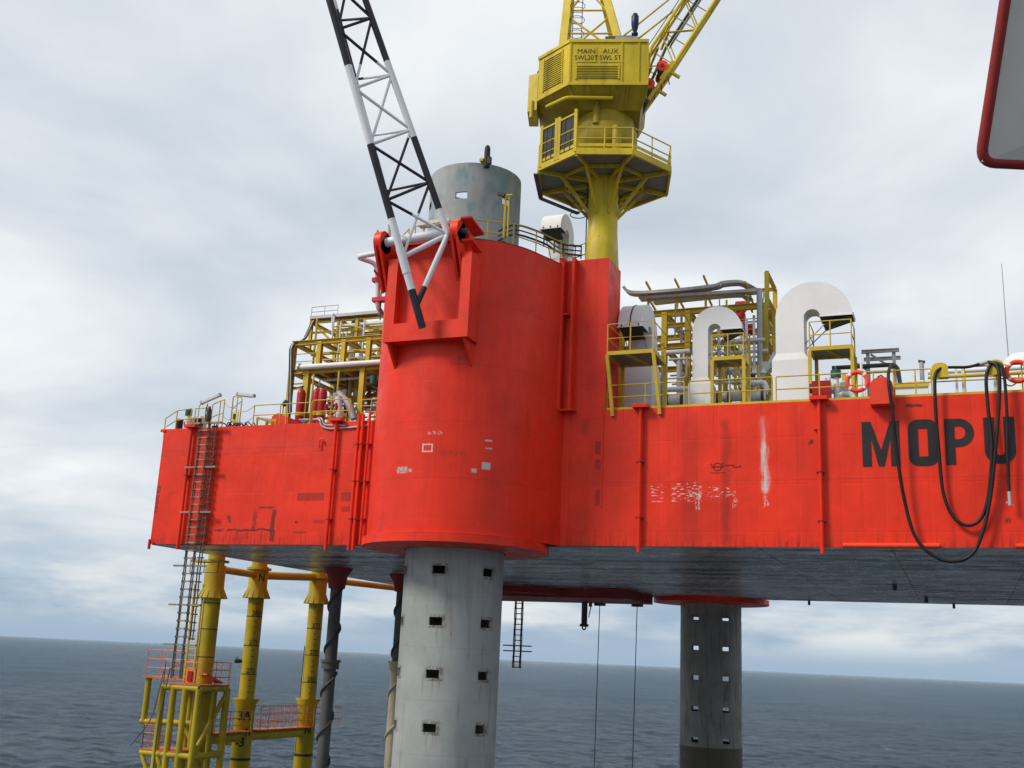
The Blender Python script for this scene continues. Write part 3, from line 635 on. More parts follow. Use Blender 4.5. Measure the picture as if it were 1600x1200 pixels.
# things on the leg top
p = at(760, 252, NL.y-1.9); p = V((p.x, NL.y-1.85, ztop))
T = thing('vent_stub', 'short black round-topped pipe standing on the grey leg rim', 'pipe', p)
part(T, 'pipe', 'black', 'tube', [p+V((0, 0, -.3)), p+V((0, 0, .55)), p+V((0, 0, .66)), p+V((0, 0, .72))], [.125, .125, .10, .04], 14)
part(T, 'bracket', 'yellow', 'lohi', p+V((-.3, -.12, -.02)), p+V((-.13, .12, .1))); part(T, 'bracket', 'dark', 'lohi', p+V((.14, -.3, -.25)), p+V((.28, -.12, .05)))
T = thing('lamp_post', 'yellow lamp stand with dark lamp against the grey leg top', 'lamp', at(787, 372, NL.y-2.1))
a = at(787, 372, NL.y-2.2); b = at(789, 305, NL.y-2.2); b.x = a.x
part(T, 'post', 'yellow', 'tube', [a, b], .05, 8); part(T, 'post', 'yellow', 'tube', [a+V((.16, 0, 0)), V((b.x+.16, b.y, b.z-.1))], .035, 8)
part(T, 'arm', 'yellow', 'bar', b+V((-.1, 0, 0)), b+V((.3, 0, -.02)), .06, .06); part(T, 'lamp_head', 'dark', 'bar', b+V((-.3, -.1, .06)), b+V((.0, -.1, -.06)), .16, .14)

# ================================================================== black and white lattice boom hinged on the jack house
def boom():
    A0, A1 = at(660, 512, -5.45), at(515, 0, -8.6)
    B0, B1 = at(700, 366, -5.15), at(571, 0, -7.6)
    C0, C1 = at(622, 372, -4.9), at(522, 0, -7.0)
    ext = 1.9
    ax = (A1-A0).normalized(); L = (A1-A0).length
    T = thing('lattice_boom', 'black and white banded lattice boom hinged on the red jack house', 'boom', A0)
    sof = lambda p: (p-A0).dot(ax)
    # band limits measured along the front chord
    def onA(py):
        lo, hi = 0., 1.
        for _ in range(40):
            mid = (lo+hi)/2; p = A0+(A1-A0)*mid; d = p-CAM; y = 600-F*d.dot(_u)/d.dot(_fw)
            if y > py: lo = mid
            else: hi = mid
        return lo*L
    lim = [-9, onA(453), onA(342), onA(226), onA(103)]; step = lim[4]-lim[3]
    while lim[-1] < L*ext+3: lim.append(lim[-1]+step)
    def banded(name, p, q, r, n=10):
        m = MB(); sp_, sq = sof(p), sof(q); ts = [0.]
        for s_ in lim:
            if min(sp_, sq) < s_ < max(sp_, sq): ts.append((s_-sp_)/(sq-sp_))
        ts = sorted(ts+[1.])
        for a, b in zip(ts, ts[1:]):
            mid = sp_+(sq-sp_)*(a+b)/2; idx = sum(1 for s_ in lim if s_ < mid)
            m.tube([p+(q-p)*a, p+(q-p)*b], r, n, 1 if idx % 2 else 0, a == 0 or b == 1)
        return m.build(name, ['boomwhite', 'boomblack'], T)
    E = lambda P, Q, t: P+(Q-P)*t
    banded('chord', A0, E(A0, A1, ext), .15, 14); banded('chord', B0, E(B0, B1, ext), .135, 14); banded('chord', C0, E(C0, C1, ext), .09, 12)
    part(T, 'chord_sleeve', 'boomwhite', 'tube', [E(A0, A1, .16), E(A0, A1, .235)], .17, 14)
    part(T, 'cross_pipe', 'boomwhite', 'tube', [PL_+V((.2, 0, 0)), PR+V((-.1, 0, 0))], .2, 16)
    VB = A0+ax*onA(478)
    banded('strut', B0, VB, .115); banded('strut', B0+V((-.1, 0, -.05)), A0+ax*onA(402), .1)
    banded('strut', C0+V((.1, 0, 0)), A0+ax*onA(402), .07)
    # nodes on A / B / C by height in the picture
    def tof(P, Q, py):
        lo, hi = 0., ext
        for _ in range(40):
            mid = (lo+hi)/2; p = E(P, Q, mid); d = p-CAM; y = 600-F*d.dot(_u)/d.dot(_fw)
            if y > py: lo = mid
            else: hi = mid
        return lo
    ya = [402, 313, 226, 138, 46]; yb = [366, 285, 203, 117, 28]
    ta = [tof(A0, A1, y) for y in ya]; tb = [tof(B0, B1, y) for y in yb]; tcx = [tof(C0, C1, y-14) for y in ya]
    for lst in (ta, tb, tcx):
        st = lst[-1]-lst[-2]
        while lst[-1]+st < ext: lst.append(lst[-1]+st)
    n = min(len(ta), len(tb), len(tcx))
    for i in range(n):
        a, b, c = E(A0, A1, ta[i]), E(B0, B1, tb[i]), E(C0, C1, tcx[i])
        if i: banded('brace', b, a, .064, 8); banded('brace', b, c, .056, 8)
        banded('brace', a, c, .045, 8)
        if i+1 < n:
            a2, b2, c2 = E(A0, A1, ta[i+1]), E(B0, B1, tb[i+1]), E(C0, C1, tcx[i+1])
            banded('brace', a2, b, .064, 8); banded('brace', a, b2, .056, 8); banded('brace', c, a2, .04, 8)
    top = E(A0, A1, ext), E(B0, B1, ext), E(C0, C1, ext)
    for p, q in ((0, 1), (1, 2), (2, 0)): part(T, 'head_pipe', 'boomwhite', 'tube', [top[p], top[q]], .09, 10)
boom()
# bent pipe with clamps left of the jack house
T = thing('bent_pipe', 'white bent pipe clamped to the left flank of the red jack house', 'pipe', at(590, 480, -3.5))
pp = [at(607, 352, -4.3), at(607, 383, -4.3), at(594, 395, -4.3), at(563, 400, -4.2), at(561, 403, -3.2), at(590, 412, -2.6), at(590, 478, -2.6), at(596, 490, -2.2)]
part(T, 'pipe', 'boomwhite', 'tube', round_path(pp, .45, 5), .11, 12)
for py in (438, 469): 
    c = at(590, py, -2.6); part(T, 'clamp', 'redpipe', 'lohi', c+V((-.2, -.16, -.09)), c+V((.5, .16, .09)))
part(T, 'conduit', 'dark', 'tube', [at(597, 420, -2.5), at(594, 500, -2.5)], .03, 6)
# cable chute and roof rails on the jack house
def rz(px, Y): p = at(px, 400, Y); return V((p.x, Y, ZD))
railing('yellow handrail on the jack house roof left of the grey leg, behind the boom', [(-22.0, -1.6, ZD), (-21.5, -2.6, ZD), (-20.7, -3.4, ZD)], group=None)
railing('yellow handrail panel on the jack house roof in front of the grey leg', rail_line((-20.3, -3.6, ZD), (-18.1, -3.75, ZD), 2))
railing('yellow handrail panel on the jack house roof beside the lamp stand', rail_line((-17.85, -3.7, ZD), (-16.4, -2.9, ZD), 2))
railing('yellow handrail running along the jack house roof edge towards the crane column', [(-16.2, -2.75, ZD), (-15.6, -1.7, ZD), (-15.0, -.3, ZD), (-14.6, .4, ZD), (-13.9, .5, ZW)])
T = thing('cable_duct', 'dark cable ladder along the jack house roof edge by the crane column', 'cable tray', (-15.5, -1.2, ZD))
cp = [at(778, 371, -2.6), at(806, 361, -2.4), at(850, 375, -1.2), at(866, 385, -.6), at(880, 391, 0.), at(908, 394, .3)]
for d in (0, .22, -.2): part(T, 'cable', 'dark', 'tube', smooth_path([p+V((0, 0, d+.05)) for p in cp], 5), .045 if d else .03, 6)
for p in cp[1:]: part(T, 'bracket', 'dark', 'bar', p+V((0, 0, -.3)), p+V((0, 0, .3)), .05, .05)
T = thing('roof_locker', 'flat grey beam lying on the jack house roof behind the boom', 'beam', at(660, 352, -3.0))
a, b = at(656, 352, -3.0), at(704, 348, -3.0); b.z = a.z
part(T, 'beam', 'pipe', 'bar', a, b, .3, .22); part(T, 'stand', 'pipe', 'tube', [V((a.x+.2, a.y, ZD)), V((a.x+.2, a.y, a.z))], .05, 8); part(T, 'stand', 'pipe', 'tube', [V((b.x-.2, b.y, ZD)), V((b.x-.2, b.y, b.z))], .05, 8)

# ================================================================== gooseneck vents
def goose(label, o, u, w, shaft, mouth, gap, th, z0, zarch, base=None, name='gooseneck_vent', flap=True, group=None, seam=False):
    """o: point under the arch centre; u: direction from shaft to mouth; w: the duct's other direction"""
    o, u, w = V(o), V(u).normalized(), V(w).normalized(); T = thing(name, label, 'vent', (o.x, o.y, z0), group)
    ri = gap/2; n = 20; m = MB(); ring = []
    c = V((o.x, o.y, zarch))
    path = [(-ri-shaft, -ri, None)]
    sec = []
    zs_ = base[2] if base else z0
    sec.append((c*0+V((o.x, o.y, zs_))+u*(-ri-shaft), V((o.x, o.y, zs_))+u*(-ri)))
    for i in range(n+1):
        a = pi-pi*i/n; t = i/n; ro = ri+shaft*(1-t)+mouth*t
        sec.append((c+u*ro*cos(a)+Z_*ro*sin(a), c+u*ri*cos(a)+Z_*ri*sin(a)))
    vs = []
    for p, q in sec: vs += [p-w*th/2, q-w*th/2, q+w*th/2, p+w*th/2]
    fs = [(4*i+j, 4*i+(j+1) % 4, 4*i+4+(j+1) % 4, 4*i+4+j) for i in range(len(sec)-1) for j in range(4)]
    m.add(vs, fs, 0, True); m.build('duct', 'white', T)
    for i_ in (1, 8, 14, len(sec)-1):
        p, q = sec[i_]; t_ = (sec[i_][0]-sec[i_-1][0]).normalized() if i_ > 1 else Z_; rd = (p-q).normalized(); mm = MB(); g_ = .035
        for A_, B_ in ((p+rd*g_/2-w*(th/2+g_), p+rd*g_/2+w*(th/2+g_)), (q-rd*g_/2-w*(th/2+g_), q-rd*g_/2+w*(th/2+g_)), (p-w*(th/2+g_/2), q-w*(th/2+g_/2)), (p+w*(th/2+g_/2), q+w*(th/2+g_/2))):
            mm.bar(A_, B_, .05, g_, up=rd if abs((B_-A_).normalized().dot(rd)) < .5 else w)
        if i_ == len(sec)-1: mm.build('duct_flange', 'white', T)
    e = .03; p, q = sec[-1]; m = MB(); m.hexa([p-w*(th/2-e)-u*e+Z_*.02, p+w*(th/2-e)-u*e+Z_*.02, q+w*(th/2-e)+u*e+Z_*.02, q-w*(th/2-e)+u*e+Z_*.02]+[x+Z_*.06 for x in (p-w*(th/2-e)-u*e, p+w*(th/2-e)-u*e, q+w*(th/2-e)+u*e, q-w*(th/2-e)+u*e)]); m.build('mouth_grille', 'mesh', T)
    if base:
        bw, bt, zf, zn = base; mid = V((o.x, o.y, 0))-u*(ri+shaft/2)
        R_ = lambda a, b, z: [V((mid.x, mid.y, z))+u*x*a/2+w*y*b/2 for x, y in ((-1, -1), (1, -1), (1, 1), (-1, 1))]
        m = MB(); m.hexa(R_(bw, bt, zn)+R_(shaft, th, zf)); m.hexa(R_(bw, bt, z0)+R_(bw, bt, zn)); m.build('base_box', 'white', T)
    if flap:
        d = (p+q)/2-c; pc = V(((p+q)/2).to_tuple())
        m = MB(); m.bar(pc+u*(mouth/2-.05)-Z_*.03, pc-u*(mouth/2-.1)-Z_*.36, th*.85, .03, up=w.cross(u)); m.build('hinged_flap', 'mesh', T)
        for s_ in (-1, 1): part(T, 'flap_strut', 'galv', 'tube', [pc-u*(mouth/2-.1)-Z_*.36+w*s_*th*.4, V(sec[1][1])-Z_*1.1+w*s_*th*.35], .025, 6)
        for s_ in (-1, 0, 1): part(T, 'hinge', 'dark', 'tube', [pc+w*s_*th*.35+u*(mouth/2+.02), pc+w*s_*th*.35+u*(mouth/2+.02)+Z_*.1], .03, 6)
    if seam:
        m = MB()
        for i in range(n+1):
            pass
        pts = [p-w*0.0+(p-c).normalized()*.012 for p, q in sec[n//2-2:]]
        for i in range(len(pts)-1): m.bar(pts[i], pts[i+1], .05, .03)
        m.build('seam', 'dark', T)
    return T
YA = 2.2
def gz(px, py, Y): return at(px, py, Y)
cA = gz(1268.5, 495, YA); sA = (gz(1255, 520, YA)-gz(1211, 520, YA)).length; gap = (gz(1281, 495, YA)-gz(1255, 495, YA)).length; mA = (gz(1331, 496, YA)-gz(1281, 496, YA)).length
goose('largest white gooseneck vent, standing beside the life ring on the hull edge', (cA.x, YA+.5, 0), X_, Y_, sA, mA, gap, 1.0, ZT, cA.z, (gz(1261, 600, YA).x-gz(1204, 600, YA).x, 1.15, gz(1230, 552, YA).z, gz(1230, 563, YA).z))
YB = 2.4
cB = gz(1116, 515, YB); sB = (gz(1103, 540, YB)-gz(1079, 540, YB)).length; gap = gz(1125, 515, YB).x-gz(1105, 515, YB).x; mB = gz(1158, 515, YB).x-gz(1125, 515, YB).x
goose('smallest white gooseneck vent with its access stand, between the two bigger ones', (cB.x, YB+.4, 0), X_, Y_, sB, mB, gap, .75, ZT, cB.z, (gz(1110, 600, YB).x-gz(1073, 600, YB).x, .85, gz(1090, 590, YB).z, gz(1090, 600, YB).z))
YV = 1.3
cV = gz(983, 505, YV); wV = gz(1001, 500, YV).x-gz(963, 500, YV).x
goose('white gooseneck vent turned towards the sea next to the red crane base', (cV.x+.05, YV+1.25, 0), -Y_, X_, .95, .95, .65, wV, ZT, cV.z-.15, (1.5, 1.25, gz(1000, 560, 2.5).z, gz(1000, 572, 2.5).z), seam=True)
cW = at(874, 368, 4.2)
goose('small white gooseneck vent on the jack house roof beside the yellow crane column', (cW.x-.1, 4.2, 0), -Y_, X_, .75, .75, .45, at(884, 360, 4.2).x-at(853, 360, 4.2).x, ZD-.05, cW.z, None, seam=False)

# vent access stands
def stand(label, x0, x1, y0, y1, zd, top, lean=0., zfoot=None, foot_x=(0., 0.), name='access_stand', back=True):
    T = thing(name, label, 'platform', (x0, y0, ZT))
    part(T, 'deck_grating', 'grate', 'lohi', (x0+.05, y0+.05, zd-.03), (x1-.05, y1-.05, zd+.01))
    for a, b in (((x0, y0), (x1, y0)), ((x1, y0), (x1, y1)), ((x1, y1), (x0, y1)), ((x0, y1), (x0, y0))):
        part(T, 'deck_beam', 'yellow', 'bar', (*a, zd-.03), (*b, zd-.03), .06, .16)
    for f in (1., .5):
        part(T, 'rail', 'yellow', 'tube', [(x0, y1, zd+top*f), (x0, y0, zd+top*f), (x1, y0, zd+top*f), (x1, y1, zd+top*f)], .025, 7)
    for a in ((x0, y0), (x1, y0), (x0, y1), (x1, y1), ((x0+x1)/2, y0)): part(T, 'post', 'yellow', 'tube', [(*a, zd), (*a, zd+top)], .028, 7)
    for i, (a, dx) in enumerate((((x0, y0), foot_x[0]), ((x1, y0), foot_x[1]))):
        ft = (a[0]+dx, -.06 if zfoot else a[1], zfoot if zfoot else ZT)
        part(T, 'leg', 'yellow', 'bar', ft, (*a, zd-.1), .13, .13)
    if back:
        for a in ((x0+.1, y1), (x1, y1)): part(T, 'leg', 'yellow', 'bar', (*a, ZT), (*a, zd-.1), .14, .14)
    part(T, 'cross_beam', 'yellow', 'bar', ((x0+x1)/2-.2, y0, zd-.08), ((x0+x1)/2+.3, y1, zd-.08), .06, .1)
    return T
yF = -.35
zd = at(985, 549, yF).z
stand('yellow bracketed access stand in front of the vent next to the crane base', at(949, 549, yF).x, at(1021, 548, yF).x, yF, 1.6, zd, zd and at(985, 504, yF).z-zd, zfoot=at(1000, 649, 0).z, foot_x=(.2, .22))
zd = at(1140, 558, 2.0).z
stand('narrow yellow access stand under the mouth of the smallest vent', at(1113, 560, 2.0).x, at(1162, 558, 2.0).x, 2.0, 3.1, zd, 1.0)
zd = at(1300, 542, 1.9).z
stand('tall yellow access stand under the mouth of the largest vent', at(1265, 545, 1.9).x, at(1331, 541, 1.9).x, 1.9, 3.3, zd, 1.1)

# ================================================================== deck edge railings
yR = .12
def rr(pxs, Y=yR): return [V((at(p, 630, Y).x, Y, ZT)) for p in pxs]
G = None
railing('yellow handrail section below the vent stand next to the crane base', rr((948, 1008, 1069)))
railing('yellow handrail section in front of the smallest vent', rr((1077, 1140, 1207)))
railing('yellow handrail section between the largest vent and the red hose box', rr((1213, 1281, 1340, 1366)))
railing('yellow handrail section right of the red hose box, left of the hose saddle', rr((1399, 1432, 1457)))
railing('yellow handrail section carrying the black hoses above the MOPU letters', rr((1460, 1510, 1560, 1600, 1650, 1700, 1760, 1820, 1880))+[V((x_, yR, ZT)) for x_ in (10., 11.4)])
part(hull, 'kick_plate', 'yellow', 'lohi', (at(948, 640, .1).x, .03, ZT), (HX1-.5, .05, ZT+.09))

# ================================================================== things on the right deck edge
def ring_buoy(label, c, R=.36, r=.085, mat='buoy'):
    T = thing('lifebuoy', label, 'lifebuoy', V(c)-Z_*R)
    part(T, 'ring', mat, 'torus', c, (0, 1, 0), R, r, 36, 12)
    for k in range(4): part(T, 'tape_band', 'buoywhite', 'torus', c, (0, 1, 0), R, r+.006, 5, 12, 0, pi/4+k*pi/2-.12, pi/4+k*pi/2+.12)
    return T
ring_buoy('orange life ring on the rail between the largest vent and the red hose box', at(1339.5, 596, .0))
ring_buoy('orange life ring on the rail beside the hanging black hoses', at(1590, 580.5, .0))
T = thing('hose_box', 'red round-topped box hanging over the hull edge above the M', 'box', at(1378, 633, -.3))
a, b = at(1360, 633, -.35), at(1397, 633, -.35); zt2 = at(1378, 590, -.35).z; zm = at(1378, 605, -.35).z
w_ = b.x-a.x; pr = [V((a.x, -.5, a.z)), V((b.x, -.5, a.z))]+[V(((a.x+b.x)/2+w_/2*cos(t), -.5, zm+(zt2-zm)*sin(t))) for t in [pi*i/10 for i in range(11)]]
part(T, 'cover', 'orange', 'prism', pr, (0, .62, 0)); part(T, 'tie_rope', 'rope', 'tube', [V(((a.x+b.x)/2-.1, -.52, zt2)), V(((a.x+b.x)/2, -.3, zt2+.1)), V(((a.x+b.x)/2+.15, .1, zt2+.05))], .025, 6)
T = thing('pump_box', 'small red machine box standing behind the rail left of the life ring', 'box', at(1284, 622, .9))
a, b = at(1270, 627, .9), at(1298, 596, .9); part(T, 'housing', 'cyl', 'lohi', (a.x, .7, ZT), (b.x, 1.2, b.z)); part(T, 'base_tray', 'red', 'lohi', (a.x-.1, .6, ZT), (b.x+.1, 1.3, ZT+.12)); part(T, 'side_motor', 'dark', 'tube', [(a.x-.1, .9, b.z-.25), (a.x+.05, .9, b.z-.25)], .2, 12)
for px in (1290, 1296): part(T, 'valve', 'pipe', 'tube', [(at(px, 595, .9).x, .9, b.z), (at(px, 595, .9).x, .9, b.z+.15)], .06, 8)
T = thing('filter_post', 'white standpipe with dark green cap beside the red machine box', 'standpipe', (at(1307, 620, 1.2).x, 1.2, ZT))
p = T.location.copy(); z2 = at(1307, 590, 1.2).z; part(T, 'pipe', 'white', 'tube', [p, V((p.x, p.y, z2))], .11, 10); part(T, 'cap', 'green', 'tube', [V((p.x, p.y, z2)), V((p.x, p.y, z2+.28))], .2, 12); part(T, 'stem', 'green', 'tube', [V((p.x, p.y, z2+.28)), V((p.x, p.y, z2+.45))], .05, 8)
# hoses and saddles
def saddle(px, label):
    c = at(px, 588, -.05); T = thing('hose_saddle', label, 'bracket', V((c.x, .1, ZT+.6)))
    n = 8; pr = [V((c.x-.28, -.22, ZT+.62)), V((c.x+.28, -.22, ZT+.62))]+[V((c.x+.28*cos(t), -.22, ZT+.98+.2*sin(t))) for t in [pi*i/n for i in range(n+1)]]
    part(T, 'saddle_plate', 'yellow', 'prism', pr, (0, .05, 0)); part(T, 'saddle_plate', 'yellow', 'prism', [p+V((0, .28, 0)) for p in pr], (0, .05, 0)); part(T, 'saddle_arch', 'yellow', 'tube', [(c.x, -.17, ZT+.95), (c.x, .07, ZT+.95)], .22, 12)
saddle(1469, 'yellow hose saddle on the rail between O and P'); saddle(1556, 'yellow hose saddle on the rail above the U')
def hose(label, pts, r=.062, extra=None):
    P = smooth_path([at(a, b, c) for a, b, c in pts], 7); T = thing('rubber_hose', label, 'hose', P[0])
    part(T, 'hose', 'rubber', 'tube', P, r, 10); return T
t1 = hose('black hose drooping from the red box in the longest loop below the hull', [(1392, 570, .12), (1388, 590, -.56), (1394, 640, -.6), (1402, 712, -.45), (1413, 780, -.35), (1430, 838, -.3), (1460, 869, -.3), (1494, 877, -.3), (1522, 862, -.3), (1540, 815, -.3), (1551, 750, -.36), (1559, 660, -.42), (1562, 600, -.45), (1558, 572, -.35), (1545, 566, -.2)])
t2 = hose('black hose hanging in a shorter loop over the P between the two saddles', [(1480, 574, -.05), (1468, 577, -.2), (1461, 590, -.3), (1462, 640, -.3), (1467, 705, -.25), (1474, 770, -.22), (1490, 808, -.22), (1513, 821, -.22), (1534, 808, -.22), (1545, 770, -.26), (1550, 700, -.3), (1544, 640, -.3), (1541, 590, -.3), (1548, 570, -.2), (1556, 567, 0.)])
t3 = hose('black hose end with metal coupling dangling right of the U', [(1545, 569, -.1), (1558, 567, -.3), (1568, 580, -.4), (1573, 640, -.4), (1574, 700, -.35), (1575.5, 740, -.3), (1577, 768, -.3)], .055)
a, b = at(1577, 768, -.3), at(1579, 790, -.3); part(t3, 'coupling', 'galv', 'tube', [a, V((a.x, a.y, b.z))], .065, 10); part(t3, 'coupling_lever', 'galv', 'bar', V((a.x-.13, a.y, b.z+.12)), V((a.x+.1, a.y, b.z+.02)), .04, .04)
t4 = hose('black hose lying along the top rail between the two saddles', [(1466, 574, .0), (1490, 574, .1), (1515, 573, .1), (1540, 566, .05), (1553, 566, -.05)], .055)
part(t4, 'coupling', 'galv', 'tube', [at(1531, 569, .08), at(1543, 565.5, .05)], .075, 10)
for px, nm in ((1201, 'x'),): pass
T = thing('whip_antenna', 'thin whip antenna rising behind the right-hand life ring', 'antenna', at(1577, 575, 6)); a = at(1577, 575, 6); a.z = ZT; b = at(1565, 412, 6)
part(T, 'whip', 'galv', 'tube', [a, a+(b-a)*.6, b], [.03, .02, .012], 6); part(T, 'base', 'galv', 'tube', [a, a+V((0, 0, 1.2))], .05, 8)
T = thing('storage_tank', 'pale domed tank standing behind the right-hand life ring', 'tank', (at(1602, 590, 4.5).x, 4.5, ZT)); c = T.location.copy(); zt3 = at(1600, 553, 4.5).z
part(T, 'shell', 'white', 'lathe', c, [(.75, 0), (.75, zt3-ZT-.35), (.68, zt3-ZT-.18), (.5, zt3-ZT-.06), (.25, zt3-ZT-.01), (.001, zt3-ZT)], 28); part(T, 'hose_line', 'cable', 'tube', smooth_path([at(1571, 600, 3.5), at(1580, 603, 3.5), at(1590, 596, 3.5), at(1592, 585, 3.5)], 4), .025, 6)

# ================================================================== pedestal crane
def crane():
    YC = .87; cc = at(942, 350, YC); C = V((cc.x, YC, 0)); z = lambda py, px=942: at(px, py, YC).z
    T = thing('pedestal_crane', 'yellow pedestal crane with lattice boom on the red crane base', 'crane', (C.x, C.y, ZW))
    yw = radians(17.5); u = V((cos(yw), sin(yw), 0)); v = V((-sin(yw), cos(yw), 0))
    L = lambda a, b, zz: V((C.x, C.y, 0))+u*a+v*b+Z_*zz
    rc = (at(964, 340, YC).x-at(919, 340, YC).x)/2*.97
    zpl = z(283); zs0 = z(232)
    # column: square foot to round shaft
    m = MB(); n = 32; hw = (BX1+14.12)/2; cxb = (BX1-14.12)/2
    lo = []; hi = []
    for j in range(n):
        a = 2*pi*j/n; k = 1/max(abs(cos(a)), abs(sin(a))); k = min(k, 1.22)
        lo.append(V((cxb+hw*k*cos(a), YC+.86*k*sin(a), ZW))); hi.append(V((C.x+rc*cos(a), C.y+rc*sin(a), z(345))))
    m.add(lo+hi, [(j, (j+1) % n, n+(j+1) % n, n+j) for j in range(n)], 0, True)
    m.lathe(C, [(rc, z(345)), (rc, zpl-.05), (rc*1.03, zpl), (rc*1.05, zs0)], n); m.build('column', 'craneyellow', T)
    # octagonal platform
    Rp = 3.05; oc = [L(Rp*cos(pi/8+pi/4*i), Rp*sin(pi/8+pi/4*i), zpl) for i in range(8)]
    pf = part(T, 'platform', 'grate', 'prism', [p for p in oc], (0, 0, .05))
    for i in range(8):
        p, q = oc[i], oc[(i+1) % 8]
        part(pf, 'edge_beam', 'craneyellow', 'bar', p+Z_*.02, q+Z_*.02, .1, .28)
        part(pf, 'toe_board', 'craneyellow', 'bar', p+Z_*.32, q+Z_*.32, .02, .14)
        for f in (1.1, .62): part(pf, 'rail', 'craneyellow', 'tube', [p+Z_*f, q+Z_*f], .03, 7)
        for t in (0, .5): part(pf, 'post', 'craneyellow', 'tube', [p+(q-p)*t, p+(q-p)*t+Z_*1.1], .03, 7)
        part(pf, 'radial_beam', 'craneyellow', 'bar', L(rc*.9*cos(pi/8+pi/4*i), rc*.9*sin(pi/8+pi/4*i), zpl-.1), p-Z_*.1, .1, .18)
        mid = (oc[i]+oc[(i+1) % 8])/2
        part(pf, 'ring_beam', 'craneyellow', 'bar', L(.6*Rp*cos(pi/8+pi/4*i), .6*Rp*sin(pi/8+pi/4*i), zpl-.09), L(.6*Rp*cos(pi/8+pi/4*(i+1)), .6*Rp*sin(pi/8+pi/4*(i+1)), zpl-.09), .08, .14)
        a = pi/8+pi/4*i
        part(pf, 'knee_brace', 'craneyellow', 'bar', L(rc*.95*cos(a), rc*.95*sin(a), zpl-1.75), L(2.0*cos(a), 2.0*sin(a), zpl-.12), .11, .13)
    # cable tray slung under the left edge
    part(pf, 'cable_tray', 'dark', 'bar', oc[4]+V((-.1, -.05, -.25)), oc[3]+V((0, 0, -.35)), .2, .06); part(pf, 'cable_tray', 'dark', 'bar', oc[3]+V((0, 0, -.35)), oc[2]+V((0, 0, -.35)), .2, .06)
    # ladder hoops below the platform
    lb = L(-.95, .35, 0)
    for k in range(3): part(T, 'ladder_hoop', 'dark', 'torus', V((lb.x-.15, lb.y, zpl-.55-.45*k)), (0, 0, 1), .36, .02, 20, 6)
    for s_ in (-.2, .2): part(T, 'ladder_rail', 'dark', 'tube', [L(-.72, .3+s_, ZW), L(-.72, .3+s_, zpl)], .022, 6)
    for k in range(10): part(T, 'ladder_rung', 'dark', 'tube', [L(-.72, .1, ZW+.3+.32*k), L(-.72, .5, ZW+.3+.32*k)], .014, 5)
    # dark wind screens on the left edges
    for a, b in ((.06, .46), (.54, .97)):
        p, q = oc[4]+(oc[5]-oc[4])*a, oc[4]+(oc[5]-oc[4])*b
        sc = part(pf, 'wind_screen', 'mesh', 'hexa', [p+Z_*.15, q+Z_*.15, q+Z_*.15+v*.06, p+Z_*.15+v*.06, p+Z_*1.75, q+Z_*1.75, q+Z_*1.75+v*.06, p+Z_*1.75+v*.06])
        for t in (0, 1): part(pf, 'screen_post', 'craneyellow', 'bar', p+(q-p)*t-v*.03, p+(q-p)*t-v*.03+Z_*1.95, .12, .12)
        for t in (.33, .66): part(pf, 'screen_rib', 'dark', 'bar', p+(q-p)*t-v*.02+Z_*.15, p+(q-p)*t-v*.02+Z_*1.75, .04, .04)
        part(pf, 'screen_head', 'craneyellow', 'bar', p+Z_*1.78, q+Z_*1.78, .08, .08)
    # slew ring
    part(T, 'slew_ring', 'greasy_shaded', 'lathe', C, [(rc*1.1, zpl+.05), (1.35, zs0-.3), (1.42, zs0), (1.42, zs0+.6), (1.28, zs0+.62), (1.28, zs0+1.25), (.2, zs0+1.25)], 40)
    zh0 = z(168); zh1 = zh0+2.15; zf0 = zs0+1.2
    part(T, 'slew_motor', 'greasy_shaded', 'tube', [L(-.4, -1.3, zs0+.5), L(-.4, -1.3, zh0)], .16, 12); part(T, 'slew_motor', 'greasy_shaded', 'tube', [L(.5, -1.45, zpl+.1), L(.5, -1.45, zs0+.3)], .2, 12)
    # base frame under the house
    fr_ = -1.95; xl_, xr_ = -1.62, 1.78
    pf_ = [(xl_, fr_), (xr_, fr_), (xr_, 1.9), (-3.05, 1.9), (-3.05, -.5)]
    bt = [(-1.2, -1.2), (1.5, -1.2), (1.5, 1.4), (-1.9, 1.4), (-1.9, -.5)]
    m = MB(); k = 5; m.add([L(a, b, zf0) for a, b in bt]+[L(a, b, zh0-.02) for a, b in pf_], [tuple(range(k))[::-1], tuple(range(k, 2*k))]+[(i, (i+1) % k, k+(i+1) % k, k+i) for i in range(k)]); m.build('base_frame', 'greasy_shaded', T)
    for i in range(5):
        t = i/4; a = xl_+(xr_-xl_)*t; a2 = -1.2+2.7*t
        part(T, 'frame_rib', 'greasy_shaded', 'bar', L(a, fr_+.03, zh0-.06), L(a2, -1.24, zf0+.1), .08, .12)
    part(T, 'frame_pipe', 'craneyellow', 'tube', round_path([L(-2.6, -1.0, zh0-.55), L(-1.7, -1.75, zh0-.5), L(.3, -1.7, zh0-.5)], .2), .08, 8)
    # house
    H_ = thing  # noqa
    m = MB(); m.add([L(a, b, zh0) for a, b in pf_]+[L(a, b, zh1) for a, b in pf_], [tuple(range(k))[::-1], tuple(range(k, 2*k))]+[(i, (i+1) % k, k+(i+1) % k, k+i) for i in range(k)]); house = m.build('machinery_house', 'craneyellow', T)
